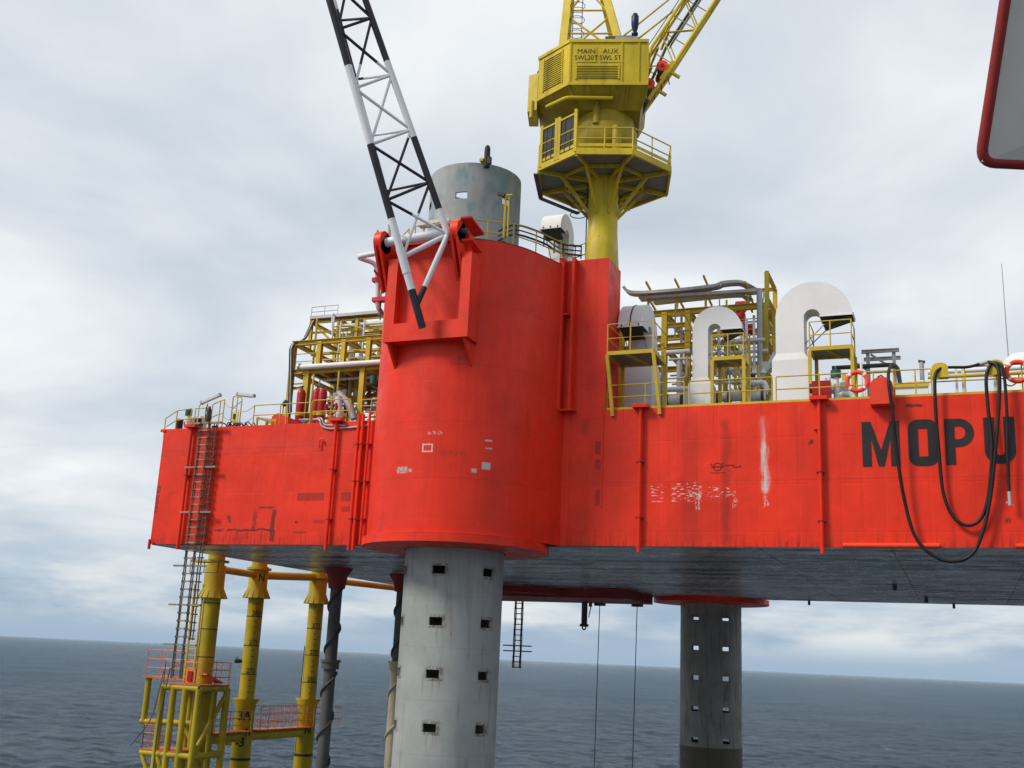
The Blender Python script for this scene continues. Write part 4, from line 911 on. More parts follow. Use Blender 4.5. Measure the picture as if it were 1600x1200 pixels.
    def face(a, b, z0_, z1_, off, p0, p1, mat, name, th=.03, parent=house):
        """rectangle on the wall p0-p1, from fraction a to b, heights z0..z1"""
        P0, P1 = L(*p0, 0), L(*p1, 0); d = (P1-P0).normalized(); nn = d.cross(Z_).normalized()
        A, B = P0+(P1-P0)*a, P0+(P1-P0)*b; o = nn*off; w = nn*th
        mm = MB(); mm.hexa([A+o+Z_*z0_, B+o+Z_*z0_, B+o+w+Z_*z0_, A+o+w+Z_*z0_, A+o+Z_*z1_, B+o+Z_*z1_, B+o+w+Z_*z1_, A+o+w+Z_*z1_]); return mm.build(name, mat, parent)
    f0, f1 = (xl_, fr_), (xr_, fr_); c0, c1 = (-3.05, -.5), (xl_, fr_)
    for (p0, p1) in ((f0, f1), (c0, c1)):
        face(-.005, 1.005, zh1-.12, zh1+.03, .002, p0, p1, 'craneyellow', 'roof_edge', .05); face(-.005, 1.005, zh0-.03, zh0+.09, .002, p0, p1, 'craneyellow', 'sill_edge', .05)
    for t in (0.0, .655, .66+.21, .985): face(t, t+.02, zh0+.1, zh1-.13, .002, f0, f1, 'craneyellow', 'wall_stiffener', .035)
    def louvre(a, b, z0_, z1_, p0, p1, n):
        g = face(a, b, z0_, z1_, .001, p0, p1, 'black', 'louvre', .006)
        for i in range(n):
            zz = z0_+(z1_-z0_)*(i+.5)/n; face(a, b, zz-.2*(z1_-z0_)/n, zz+.2*(z1_-z0_)/n, .012, p0, p1, 'craneyellow', 'louvre_slat', .03, g)
        for s0, s1 in ((a-.02, a), (b, b+.02)): face(s0, s1, z0_-.04, z1_+.04, .002, p0, p1, 'craneyellow', 'louvre_frame', .05, g)
    hz = zh1-zh0
    louvre(.1, .62, zh0+.14*hz, zh0+.14*hz+.62, f0, f1, 8)
    louvre(.2, .78, zh0+.14*hz, zh0+.86*hz, c0, c1, 15)
    for a, b, t1, t2 in ((.08, .345, 'MAIN', 'SWL20T'), (.385, .655, 'AUX', 'SWL 5T')):
        pl_ = face(a, b, zh0+.5*hz, zh0+.83*hz, .002, f0, f1, 'craneyellow', 'capacity_plate', .02)
        o = L(xl_+(xr_-xl_)*(a+b)/2, fr_-.03, zh0+.69*hz); text_flat(pl_, 'plate_text', 'ymark', t1, .235, o, u, Z_, 1.0, .0)
        o = L(xl_+(xr_-xl_)*(a+b)/2, fr_-.03, zh0+.545*hz); text_flat(pl_, 'plate_text', 'ymark', t2, .235, o, u, Z_, .86, .0)
    # side cabin box
    part(T, 'side_box', 'craneyellow', 'hexa', [L(a, b, zz) for zz in (zh0-.35, zh1-.7) for a, b in ((-3.5, -.2), (-3.07, -.4), (-3.07, 1.2), (-3.5, 1.2))])
    part(T, 'side_pipe', 'craneyellow', 'tube', [L(-3.3, -.3, zh0-.7), L(-3.3, -.3, zh0+.1)], .1, 10)
    part(T, 'vent_pipe', 'dark', 'tube', round_path([L(-3.1, -.3, zh1-.75), L(-3.1, -.3, zh1-.55), L(-2.95, -.35, zh1-.5)], .06), .03, 6)
    # gantry
    zr = zh1; top = zr+5.6
    a1 = L(-2.05, -.4, zr); a1t = L(-1.75, .6, top); b1 = L(.75, -.4, zr); b1t = L(-.6, .6, top)
    part(T, 'gantry_leg', 'craneyellow', 'bar', L(-2.05, -.4, zr-.7), a1t, .38, .3); part(T, 'gantry_leg', 'craneyellow', 'bar', b1, b1t, .34, .3)
    part(T, 'gantry_leg', 'craneyellow', 'bar', L(-2.05, 1.6, zr), a1t+v*.5, .3, .26); part(T, 'gantry_leg', 'craneyellow', 'bar', L(.75, 1.6, zr), b1t+v*.5, .3, .26)
    E = lambda p, q, t: p+(q-p)*t
    for t in (.09, .26, .5, .75): part(T, 'gantry_brace', 'craneyellow', 'tube', [E(a1, a1t, t), E(b1, b1t, t)], .045, 7)
    for t, t2 in ((0.02, .45), (.45, .9)): part(T, 'gantry_brace', 'craneyellow', 'tube', [E(a1, a1t, t), E(b1, b1t, t2)], .05, 7); part(T, 'gantry_brace', 'craneyellow', 'tube', [E(b1, b1t, t), E(a1, a1t, t2)], .05, 7)
    part(T, 'gantry_head', 'craneyellow', 'bar', a1t, b1t, .4, .4)
    for a in (-1.62, -1.2): part(T, 'gantry_ladder_rail', 'dark', 'tube', [L(a, -.1, zr), L(a, .6, top-.3)], .02, 5)
    for k in range(17): part(T, 'gantry_ladder_rung', 'dark', 'tube', [L(-1.62, -.1+.04*k, zr+.3*k+.1), L(-1.2, -.1+.04*k, zr+.3*k+.1)], .014, 5)
    for k in range(5): part(T, 'gantry_hoop', 'dark', 'torus', L(-1.41, -.35+.12*k, zr+1.3+.8*k), (0, 0, 1), .34, .015, 18, 5)
    # exhaust and muffler on the roof
    part(T, 'muffler', 'dark', 'tube', [L(-.1, -.95, zr+.55), L(1.1, -.95, zr+.6)], .22, 12)
    part(T, 'roof_tray', 'galv', 'hexa', [L(a, b, zr+q) for q in (.02, .62) for a, b in ((.35, -1.25), (1.35, -1.25), (1.35, -.6), (.3, -.6))])
    ex = L(1.2, -1.0, zr); part(T, 'exhaust', 'exhaust', 'tube', [ex, ex+Z_*1.0, ex+Z_*1.15, ex+Z_*1.35, ex+Z_*1.75, ex+Z_*1.9], [.09, .09, .13, .17, .17, .1], 12); part(T, 'exhaust_collar', 'exhaust', 'tube', [ex+Z_*.85, ex+Z_*.92], .15, 12)
    # boom
    ft = atp(1004, 172, L(1.7, -.3, 0), v); tp = atp(1116, 0, L(1.7, .25, 0), v)
    d = (tp-ft).normalized(); Lb = 24.; side = d.cross(Z_).normalized(); nrm = d.cross(side).normalized()
    if nrm.z < 0: nrm = -nrm
    wb, hb = .72, .62
    def bp(s_, a, b):
        k = min(1, .12+max(s_, 0)/2.6)
        return ft+d*s_-v*.0+side*a*wb+nrm*((b*hb+.5)*k)
    step = 1.05; N = int(Lb/step)
    cs = [(-1, -1), (1, -1), (1, 1), (-1, 1)]
    for a, b in cs: part(T, 'boom_chord', 'craneyellow', 'tube', [bp(s_, a, b) for s_ in (0, 1.2, 2.4, Lb)], .085 if b < 0 else .075, 8)
    for i in range(N-2):
        s0, s1 = i*step+2.3, (i+1)*step+2.3
        if s1 > Lb: break
        for k in range(4):
            p, q = cs[k], cs[(k+1) % 4]
            if i % 2: p, q = q, p
            part(T, 'boom_lacing', 'craneyellow', 'tube', [bp(s0, *p), bp(s1, *q)], .03, 6)
        if i % 2 == 0:
            for k in range(4): part(T, 'boom_strut', 'craneyellow', 'tube', [bp(s0, *cs[k]), bp(s0, *cs[(k+1) % 4])], .025, 6)
    for a in (-1, 1): part(T, 'boom_foot_plate', 'craneyellow', 'hexa', [bp(s_, a*1.04, b)+side*a*o for o in (.0, .05) for s_, b in ((1.3, -1.05), (2.4, -1.05), (2.4, -.72), (1.3, -.6))])
    part(T, 'foot_pin', 'dark', 'tube', [ft+side*.85, ft-side*.85], .12, 12)
    for px, py in ((1035, 103), (1014, 131)):
        c_ = atp(px, py, ft-v*.6, v); w = part(T, 'winch_drum', 'dark', 'tube', [c_, c_+v*1.1], .2, 14)
        part(w, 'drum_flange', 'buoy', 'tube', [c_-v*.05, c_+v*.02], .26, 22); part(w, 'drum_flange', 'buoy', 'tube', [c_+v*1.08, c_+v*1.14], .26, 22); part(w, 'drum_hub', 'cyl', 'tube', [c_-v*.09, c_-v*.045], .08, 12)
        part(w, 'drum_bracket', 'craneyellow', 'bar', c_+v*.1, c_+v*.1-nrm*.9, .1, .12)
    for s_ in (1.6, 2.6, 3.6): part(T, 'boom_cross_member', 'craneyellow', 'bar', bp(s_, -1.05, .6), bp(s_, 1.05, .6), .1, .1)
    part(T, 'boom_walkway', 'grate', 'hexa', [bp(s_, a, .0)+nrm*o for o in (0, .05) for s_, a in ((3.5, -.35), (Lb-1, -.35), (Lb-1, .35), (3.5, .35))])
    part(T, 'hoist_cable', 'cable', 'tube', [bp(2.75, 0, 1.4), bp(Lb, 0, 1.2)], .02, 5); part(T, 'hoist_cable', 'cable', 'tube', [bp(1.6, .3, 1.4), bp(Lb, .3, 1.2)], .02, 5); part(T, 'boom_hose', 'cable', 'tube', [bp(.5, -.6, .4), bp(3.5, -.5, .3), bp(Lb-2, -.5, .3)], .07, 6)
    for s_, o in ((.6, 0), (1.1, .0), (1.6, 0)): part(T, 'foot_ladder_rung', 'dark', 'tube', [bp(s_, 1.1, -1.2), bp(s_, .4, -1.7)], .025, 5)
    # pendant ties from the gantry head to the boom
    for s_ in (-1, 1): part(T, 'tie_rod', 'galv', 'tube', [E(b1t, a1t, .2)+v*.3*s_, bp(Lb*.8, s_*.9, 1)], .035, 6)
    for s_ in (0, .9): part(T, 'back_stay', 'craneyellow', 'tube', [L(-.5+s_*.2, -.4+s_, zr+.05), L(3.2+s_, .8, zr+4.2)], .045, 6)
crane()

# ================================================================== process module behind the right-hand vents
def col(x, y, z0, z1): return ('column', V((x, y, z0)), V((x, y, z1)))
def module_right():
    Y0, Y1 = 7.0, 11.0
    P = lambda px, py, Y=Y0: at(px, py, Y)
    x1, x2, x3, x4 = P(1038, 560).x, P(1075, 520).x, P(1140, 520).x, P(1196, 540).x
    x0 = P(972, 520).x
    zt = P(1110, 484).z; zm = P(1055, 541).z; zh = P(1060, 508).z
    T = thing('process_module', 'yellow steel process frame with cable trays behind the white gooseneck vents', 'steel frame', (x1, Y0, ZT))
    L = []
    for x in (x0, x1, x2, x4):
        for y in (Y0, Y1): L.append((*col(x, y, ZT, zt+.02 if x != x4 else P(1196, 474).z), .26))
    L.append((*col(x3, Y1, ZT, zt), .22))
    for y in (Y0, Y1):
        for zz in (zt, zm): L.append(('beam', V((x0, y, zz)), V((x4, y, zz)), .26))
        L.append(('beam', V((x1, y, zh)), V((x2, y, zh)), .2))
    for x in (x0, x1, x2, x3, x4):
        for zz in (zt, zm): L.append(('cross_beam', V((x, Y0, zz+.003)), V((x, Y1, zz+.003)), .22))
    # right-hand tower bay, stepped back
    x5 = P(1211, 470, Y1).x; ztt = P(1208, 452, Y1).z
    for y in (Y0+1.5, Y1): L.append((*col(x5, y, ZT, ztt), .2))
    for zz in (ztt, ztt-1.3, ztt-2.5, ztt-3.7, zm, zm-1.2): L.append(('beam', V((x5, Y0+1.5, zz)), V((x5, Y1, zz)), .16)); L.append(('beam', V((x4-.8, Y1, zz)), V((x5, Y1, zz)), .16))
    L.append(('brace', V((x5, Y0+1.5, zm)), V((x5, Y1, zt)), .12)); L.append(('brace', V((x5, Y1, zm)), V((x5, Y0+1.5, zm-2.4)), .12))
    beams(T, L)
    # cable tray runs on sloping arms
    def tray(pts, w=.5):
        p = smooth_path(pts, 4); m = MB()
        for i in range(len(p)-1):
            for o in (-w/2, w/2): m.bar(p[i]+Y_*o, p[i+1]+Y_*o, .03, .14)
            m.bar(p[i]-Z_*.05, p[i+1]-Z_*.05, w, .015, up=(0, 0, 1))
        o = m.build('cable_tray', 'tray', T); 
        for k in (-.12, .08): part(o, 'cable', 'cable', 'tube', [q+Y_*k-Z_*.02 for q in p], .022, 5)
    tray([P(976, 450, 6.8), P(990, 459, 6.8), P(1050, 456, 6.8), P(1115, 449, 6.8), P(1130, 444, 6.8), P(1160, 443, 7.2), P(1184, 455, 8.)])
    tray([P(1000, 467, 7.0), P(1100, 461, 7.0), P(1190, 455, 7.0)]); tray([P(1022, 473, 7.2), P(1110, 464, 7.2), P(1158, 461, 7.2), P(1172, 468, 7.6)], .4)
    for px, py in ((1010, 452), (1055, 448), (1100, 443), (1165, 453)):
        a = P(px, py, 6.6); a2 = V((a.x, 7.0, zt)); part(T, 'tray_post', 'yellow', 'bar', a2, V((a.x, 7.0, a.z+.05)), .1, .1); part(T, 'tray_arm', 'yellow', 'bar', V((a.x, 6.5, a.z+.35)), V((a.x, 8.6, a.z-.0)), .08, .1); part(T, 'tray_arm', 'yellow', 'bar', V((a.x, 6.6, a.z-.25)), V((a.x, 8.4, a.z-.5)), .08, .1)
    # pipes
    def pipe(pts, r, mat='pipe', name='pipe', rad=.3): return part(T, name, mat, 'tube', round_path(pts, rad), r, 10)
    def vp(px, py0, py1, Y, r, mat='pipe'): a = P(px, py1, Y); b = P(px, py0, Y); return pipe([V((a.x, Y, a.z)), V((a.x, Y, b.z))], r, mat)
    vp(1188, 452, 600, 6.6, .13, 'galv'); vp(1167, 498, 600, 6.6, .07, 'white'); vp(1179, 498, 600, 6.6, .06, 'white'); vp(1123, 505, 560, 6.6, .08); vp(1061, 560, 632, 6.6, .13)
    for py, a, b, Y, r in ((551, 1040, 1078, 6.7, .11), (553, 1113, 1200, 6.6, .08), (534, 1140, 1195, 6.5, .09), (562, 1045, 1080, 6.5, .06), (609, 1042, 1075, 5.5, .12), (599, 1118, 1190, 5.2, .07)):
        p, q = P(a, py, Y), P(b, py, Y); q.z = p.z; pipe([p, q], r, 'white' if r > .1 else 'pipe')
    for py, a, b in ((480, 1150, 1165), (497, 1150, 1164), (515, 1166, 1178), (546, 1190, 1205)):
        p, q = P(a, py, 9), P(b, py, 9); q.z = p.z; pipe([p, q], .28, 'redpipe', 'red_pipe')
    vp(1160, 485, 520, 8.6, .12, 'redpipe')
    p, q = P(1118, 621, 4.6), P(1195, 617, 4.6); q.z = p.z; pipe([p, q], .22, 'pipe', 'header_pipe')
    pipe([P(1162, 612, 4.4), P(1162, 598, 4.4), P(1196, 597, 4.4), P(1199, 612, 4.4)], .1, 'white', 'pipe', .25)
    for px in (1121, 1140, 1163, 1192): c = P(px, 620, 4.6); c.z = p.z; part(T, 'pipe_flange', 'dark', 'tube', [c-X_*.05, c+X_*.05], .3, 16)
    for i in range(16):
        px, py = random.uniform(1118, 1195), random.uniform(575, 612); c = P(px, py, random.uniform(5, 6.5)); a = random.choice((X_, Z_, Y_))
        b = part(T, 'valve_body', random.choice(('pipe', 'galv', 'white', 'dark', 'pipe')), 'tube', [c-a*.16, c-a*.06, c+a*.06, c+a*.16], [.15, .09, .09, .15], 10)
        if a is not Z_: part(b, 'valve_wheel', random.choice(('cyl', 'dark', 'yellow')), 'torus', c+Z_*.3, (0, 0, 1), .12, .018, 14, 5); part(b, 'valve_stem', 'galv', 'tube', [c, c+Z_*.3], .02, 5)
    for px in (1112, 1131, 1150, 1185): vp(px, 570, 625, 5.0, .05, 'yellow')
    c = P(1073, 590, 5.6); tk = part(T, 'filter_vessel', 'pipe', 'lathe', V((c.x, c.y, ZT)), [(.2, 0), (.2, 1.9), (.14, 2.05), (.001, 2.1)], 16); part(tk, 'vessel_sleeve', 'green', 'lathe', V((c.x, c.y, ZT)), [(.21, .9), (.21, 1.3), (.19, 1.3)], 16)
    a, b = P(1044, 626, 3.6), P(1066, 625, 3.6); b.z = a.z; dm = part(T, 'drum', 'white', 'tube', [a, b], .24, 18)
    for e in (a, b): part(dm, 'drum_flange', 'dark', 'tube', [e-X_*.04, e+X_*.04], .3, 18)
    for k in range(14): z0 = ZT+.3+.33*k; part(T, 'ladder_rung', 'galv', 'tube', [V((P(1029, 560, 4).x, 4, z0)), V((P(1036, 560, 4).x, 4, z0))], .018, 5) if z0 < P(1030, 550, 4).z else None
    for px in (1029, 1036): part(T, 'ladder_rail', 'galv', 'tube', [V((P(px, 560, 4).x, 4, ZT)), V((P(px, 560, 4).x, 4, P(1030, 550, 4).z))], .022, 5)
    for i in range(8):
        z0 = ZT+1.0+i*.75; part(T, 'tower_pipe', random.choice(('pipe', 'galv', 'yellow')), 'tube', [V((x4+.1, Y0+.4, z0)), V((x5-.1, Y0+1.4, z0+.05))], .07, 7)
    for i in range(22):
        y = random.uniform(5.5, 10); z = random.uniform(ZT+1.0, zt-.4); x = random.choice((random.uniform(x1, x2), random.uniform(x3, x4-.3), random.uniform(x3, x4-.3)))
        part(T, 'pipe', random.choice(('white', 'white', 'pipe', 'galv', 'yellow')), 'tube', round_path([V((x, y, z)), V((x+random.uniform(.5, 1.3), y, z)), V((x+1.3, y, z+random.choice((-1, 1))*random.uniform(.5, 1.6)))], .2), random.uniform(.035, .09), 7)
    for i in range(18):
        x = random.choice((random.uniform(x1, x2+.5), random.uniform(x3-.5, x4), random.uniform(x3-.5, x4))); y = random.uniform(5.5, 12); za = random.choice((ZT, zm)); part(T, 'pipe', random.choice(('yellow', 'yellow', 'white', 'pipe', 'galv')), 'tube', [V((x, y, za)), V((x, y, random.choice((zm, zt)) if za == ZT else zt))], random.uniform(.03, .065), 6)
    for i in range(8):
        y = random.uniform(7.5, 12); z = random.choice((zm, zt))-random.uniform(.25, 1.2); part(T, 'pipe', random.choice(('yellow', 'white', 'pipe', 'redpipe')), 'tube', [V((x2-random.uniform(0, 2), y, z)), V((x4-random.uniform(0, .6), y, z))], random.uniform(.03, .07), 6)
    for px in (1148, 1155, 1172): vp(px, random.uniform(500, 540), 612, 6.2, .04, 'yellow')
    for zz in (zm+.55, zm+1.05): part(T, 'guard_rail', 'yellow', 'tube', [V((x3-.6, Y0-.1, zz)), V((x4, Y0-.1, zz))], .024, 6)
    for i in range(5): part(T, 'junction_box', random.choice(('galv', 'pipe', 'white')), 'box', (random.uniform(x3, x4), 6.6, ZT+random.uniform(1.2, 3.4)), (.35, .2, .45))
    for k in range(14): part(T, 'ladder_rung', 'yellow', 'tube', [V((x4+.3, Y0+.3, ZT+.4+.38*k)), V((x4+.3, Y0+.75, ZT+.4+.38*k))], .018, 5)
    for yy in (.3, .75): part(T, 'ladder_rail', 'yellow', 'tube', [V((x4+.3, Y0+yy, ZT)), V((x4+.3, Y0+yy, ZT+5.9))], .025, 6)
module_right()
T = thing('pipe_support', 'grey pipe support frame behind the rail above the red hose box', 'pipe support', (at(1400, 590, 4).x, 4, ZT))
a, b = at(1346, 550, 4), at(1405, 548, 4); b.z = a.z
part(T, 'beam', 'galv', 'ibeam', a, b, .14, .14); part(T, 'beam', 'galv', 'ibeam', V((a.x, 5.2, a.z)), V((b.x, 5.2, b.z)), .14, .14)
for x in (at(1357, 590, 4).x, at(1398, 590, 4).x): part(T, 'post', 'galv', 'ibeam', V((x, 4.1, ZT)), V((x, 4.1, a.z-.08)), .14, .14); part(T, 'brace', 'galv', 'bar', V((x-.9, 4.1, a.z-.1)), V((x, 4.1, a.z-.8)), .08, .08)
p, q = at(1300, 575, 4), at(1402, 567, 4); q.z = p.z; part(T, 'pipe', 'dark', 'tube', round_path([p, q, V((q.x+.2, 4, ZT))], .3), .09, 10)
p, q = at(1335, 583, 3.4), at(1400, 580, 3.4); q.z = p.z; part(T, 'pipe', 'yellow', 'tube', [p, q], .06, 8)
T = thing('skid', 'low white tank skid with pipes behind the rail right of the red hose box', 'skid', (at(1420, 600, 3).x, 3, ZT))
a, b = at(1398, 610, 3), at(1450, 600, 3); part(T, 'tank', 'white', 'lohi', (a.x, 3, ZT), (b.x, 4.2, b.z)); part(T, 'frame', 'yellow', 'lohi', (a.x-.05, 2.94, b.z-.1), (b.x+.05, 2.99, b.z+.03))
p = at(1428, 592, 3.4); part(T, 'lid_pipe', 'pipe', 'tube', [V((p.x, 3.5, b.z)), V((p.x, 3.5, b.z+.5))], .07, 8); part(T, 'lid_pipe', 'pipe', 'tube', [V((p.x-.3, 3.5, b.z+.25)), V((p.x+.35, 3.5, b.z+.25))], .05, 8)
T = thing('gas_bottle', 'small grey bottle with dark valve standing above the white tank skid', 'bottle', at(1441, 585, 5)); a, b = at(1441, 590, 5), at(1441, 566, 5)
part(T, 'body', 'galv', 'tube', [V((a.x, 5, ZT)), V((a.x, 5, b.z))], .09, 10); part(T, 'valve', 'dark', 'tube', [V((a.x-.12, 5, b.z+.06)), V((a.x+.14, 5, b.z+.0))], .06, 8)
T = thing('deck_pipeline', 'white pipes running along the deck behind the hose saddles', 'pipe', (at(1460, 600, 2).x, 2, ZT))
for py, Y, r in ((582, 3, .1), (590, 2.4, .07)):
    p = at(1450, py, Y); part(T, 'pipe', 'white' if r > .08 else 'yellow', 'tube', [p, V((8, Y, p.z))], r, 10)
for px in (1495, 1505, 1555): a = at(px, 600, 2.7); part(T, 'support', 'pipe', 'bar', V((a.x, 2.7, ZT)), V((a.x, 2.7, at(1450, 576, 2.7).z)), .1, .1)
T = thing('standpipes', 'pale pipe manifold beside the life ring next to the largest vent', 'manifold', (at(1322, 610, 2).x, 2, ZT))
a, b = at(1300, 606, 1.8), at(1326, 604, 1.8); b.z = a.z; part(T, 'vessel', 'pipe', 'tube', [a, b], .25, 16)
for px in (1347, 1351): part(T, 'pipe', 'white', 'tube', [V((at(px, 610, 2).x, 2, ZT)), V((at(px, 610, 2).x, 2, at(px, 566 if px < 1350 else 590, 2).z))], .05, 8)
part(T, 'elbow', 'white', 'tube', round_path([at(1312, 622, 1.6), at(1316, 616, 1.6), at(1330, 616, 1.6), at(1334, 624, 1.6)], .2), .12, 10); part(T, 'box', 'yellow', 'lohi', at(1316, 600, 2.2), at(1322, 586, 2.4))

# ================================================================== process module left of the jack house
def module_left():
    Y0, Y1 = 4.0, 8.0
    P = lambda px, py, Y=Y0: at(px, py, Y)
    xs = [P(455, 590).x, P(478, 615).x, P(499, 555).x, P(537, 550).x, P(565, 615).x, P(576, 550).x, -24.0]
    z1, z2 = P(530, 577).z, P(530, 532).z; z3 = P(530, 500, 5.5).z
    T = thing('process_module', 'yellow steel pipe rack on the deck left of the red jack house', 'steel frame', (xs[0], Y0, ZT))
    L = []
    for y in (Y0, Y1):
        L += [(*col(xs[0], y, ZT, z2), .24), (*col(xs[1], y, ZT, z1), .3 if y == Y0 else .24), (*col(xs[4], y, ZT, z1), .26)]
        L += [(*col(x, y, z1, z2), .24) for x in (xs[2], xs[3], xs[5])]
        L += [('beam', V((xs[0]-.1, y, z)), V((xs[6], y, z)), .24) for z in (z1, z2)]
        L.append(('beam', V((xs[0], y, z1-.85)), V((xs[1], y, z1-.85)), .12)); L.append(('beam', V((xs[2], y, (z1+z2)/2)), V((xs[3], y, (z1+z2)/2)), .12)) if y == Y1 else None
    for x in xs[:6]: L += [('cross_beam', V((x, Y0, z+.004)), V((x, Y1, z+.004)), .2) for z in ((z1, z2) if x not in (xs[1], xs[4]) else (z1,))]
    # top tier, set back
    xt = [P(486, 515, 5.5).x, P(529, 512, 5.5).x, P(558, 510, 5.5).x, -24.5]
    for y in (5.5, 8.0):
        L += [(*col(x, y, z2, z3+.15), .16) for x in xt[:3]]; L.append(('beam', V((xt[0], y, z3)), V((xt[3], y, z3)), .16)); L.append(('beam', V((xt[0], y, z3-.6)), V((xt[3], y, z3-.6)), .1))
    for x in xt: L.append(('cross_beam', V((x, 5.5, z3+.004)), V((x, 8.0, z3+.004)), .14))
    L.append(('brace', V((xs[0], Y1, z1)), V((xs[2], Y1, z2)), .12)); L.append(('brace', V((xt[0], 5.5, z3)), V((xt[1], 5.5, z2+.2)), .1)); L.append(('brace', V((xs[3], Y1, z1)), V((xs[5], Y1, z2)), .12))
    L = [e for e in L if e]; beams(T, L)
    m = MB(); m.lohi((xs[1], Y0+.3, z1+.13), (xs[6], Y1, z1+.16)); m.build('walkway_grating', 'grate', T)
    tp = [P(453, 645, 3.8), P(455, 538, 3.8), P(476, 531, 4.4), P(484, 513, 5.2), P(490, 499, 5.4), P(592, 491, 5.4)]
    for k in (-.08, .0, .08): part(T, 'conduit', 'cable' if k else 'galv', 'tube', round_path([p+V((k, 0, k*.4)) for p in tp], .3), .04, 6)
    for y in (5.3, 5.9): part(T, 'tray_side', 'tray', 'bar', V((xt[0], y, z3+.2)), V((xt[3], y, z3+.2)), .03, .16)
    part(T, 'tray_floor', 'tray', 'lohi', (xt[0], 5.33, z3+.13), (xt[3], 5.87, z3+.15))
    def hp(py, a, b, Y, r, mat='pipe'): p = P(a, py, Y); q = P(b, py, Y); return part(T, 'pipe', mat, 'tube', [p, V((q.x, Y, p.z))], r, 10)
    hp(574, 468, 600, 3.7, .13, 'white'); part(T, 'pipe_flange', 'galv', 'tube', [P(467, 574, 3.7), P(469, 574, 3.7)], .2, 14)
    hp(509, 535, 600, 5.6, .09, 'white'); hp(513, 545, 600, 6.4, .07); hp(594, 505, 600, 5., .08); hp(590, 500, 600, 6., .06, 'galv'); hp(600, 455, 480, 6, .05, 'yellow'); hp(606, 455, 480, 6.4, .05, 'yellow')
    for px, y0, y1, Y, r, mt in ((547, 500, 575, 6, .14, 'pipe'), (561, 500, 572, 6, .08, 'white'), (519, 492, 530, 5.2, .05, 'white'), (524, 580, 650, 3.6, .05, 'yellow'), (484, 585, 655, 3.5, .05, 'yellow'), (543, 585, 640, 5.5, .06, 'yellow'), (538, 585, 645, 5, .06, 'dark'), (550, 585, 650, 6, .05, 'yellow'), (520, 585, 640, 6.5, .05, 'galv')):
        a, b = P(px, y1, Y), P(px, y0, Y); part(T, 'pipe', mt, 'tube', [a, V((a.x, Y, b.z))], r, 8)
    part(T, 'pipe', 'white', 'tube', round_path([P(519, 527, 5.), P(519, 490, 5.), P(530, 495, 6.5)], .1), .045, 6)
    # big duct with elbow
    part(T, 'duct', 'galv', 'tube', round_path([P(529, 614, 3.4), P(547, 633, 3.4), P(553, 655, 3.4)], .5), .18, 12); part(T, 'duct', 'pipe', 'tube', [P(529, 620, 3.2), P(531, 657, 3.2)], .17, 12)
    for i in range(22):
        px, py = random.uniform(505, 585), random.uniform(598, 645); c = P(px, py, random.uniform(4.6, 7)); a = random.choice((X_, Z_, Y_))
        b = part(T, 'valve_body', random.choice(('pipe', 'galv', 'white', 'dark', 'yellow', 'cyl')), 'tube', [c-a*.2, c-a*.07, c+a*.07, c+a*.2], [.16, .09, .09, .16], 9)
        part(b, 'valve_stem', 'galv', 'tube', [c, c+Z_*.3], .02, 5); part(b, 'valve_wheel', random.choice(('cyl', 'dark')), 'torus', c+Z_*.3, (0, 0, 1), .12, .018, 12, 5)
    for k in range(5): z = ZT+.9+.42*k; part(T, 'pipe', random.choice(('galv', 'yellow', 'pipe')), 'tube', [V((xs[1], 6.5, z)), V((xs[6], 6.5, z))], .045, 6)
    c = P(583, 600, 3.2); part(T, 'lamp_housing', 'green', 'tube', [c, c+Z_*.4], .16, 10)
    # conduits dropping over the deck edge
    part(T, 'conduit', 'galv', 'tube', round_path([P(468, 656, .8), P(500, 655, -.05), P(502, 666, -.05), P(513, 670, -.05), P(548, 668, -.05), P(575, 665, -.05), P(576, 648, .2)], .15), .05, 7); part(T, 'conduit', 'galv', 'tube', round_path([P(470, 659, .8), P(503, 653, -.1), P(506, 664, -.1), P(540, 665, -.1)], .15), .04, 7)
    for x in (xs[2], xs[3], xs[5]): part(T, 'pipe', 'white', 'tube', [V((x+.35, 5.2, z1)), V((x+.35, 5.2, z3-.2))], .05, 7)
    for f in (.35, .62): part(T, 'guard_rail', 'yellow', 'tube', [V((xs[0], Y0-.02, z1+(z2-z1)*f)), V((xs[6], Y0-.02, z1+(z2-z1)*f))], .024, 6)
    for f in (.5, 1.0): part(T, 'guard_rail', 'galv', 'tube', [V((xt[0], 5.4, z3+.25+.55*f)), V((xt[0]+1.6, 5.4, z3+.25+.55*f))], .02, 6)
    for x in (0, .8, 1.6): part(T, 'guard_post', 'galv', 'tube', [V((xt[0]+x, 5.4, z3+.1)), V((xt[0]+x, 5.4, z3+.8))], .02, 6)
    for i in range(12):
        y = random.uniform(4.8, 7.6); z = random.uniform(ZT+1.2, z3-.3); x = random.uniform(xs[1], xs[5])
        part(T, 'pipe', random.choice(('white', 'pipe', 'galv', 'yellow')), 'tube', round_path([V((x, y, z)), V((x+random.uniform(1, 2.5), y, z)), V((x+2.5, y, z+random.choice((-1, 1))*random.uniform(.4, 1.2)))], .2), random.uniform(.035, .08), 7)
    for i in range(5): part(T, 'junction_box', random.choice(('galv', 'pipe', 'yellow')), 'box', (random.uniform(xs[0]+.3, xs[5]), 4.3, ZT+random.uniform(1.3, 2.6)), (.35, .2, .45))
    for i in range(16):
        x = random.uniform(xs[0]+.3, xs[6]); y = random.uniform(4.6, 9.5); za = random.choice((ZT, z1)); part(T, 'pipe', random.choice(('yellow', 'yellow', 'white', 'pipe', 'galv')), 'tube', [V((x, y, za)), V((x, y, random.choice((z1, z2, z3)) if za == ZT else z3-.1))], random.uniform(.03, .065), 6)
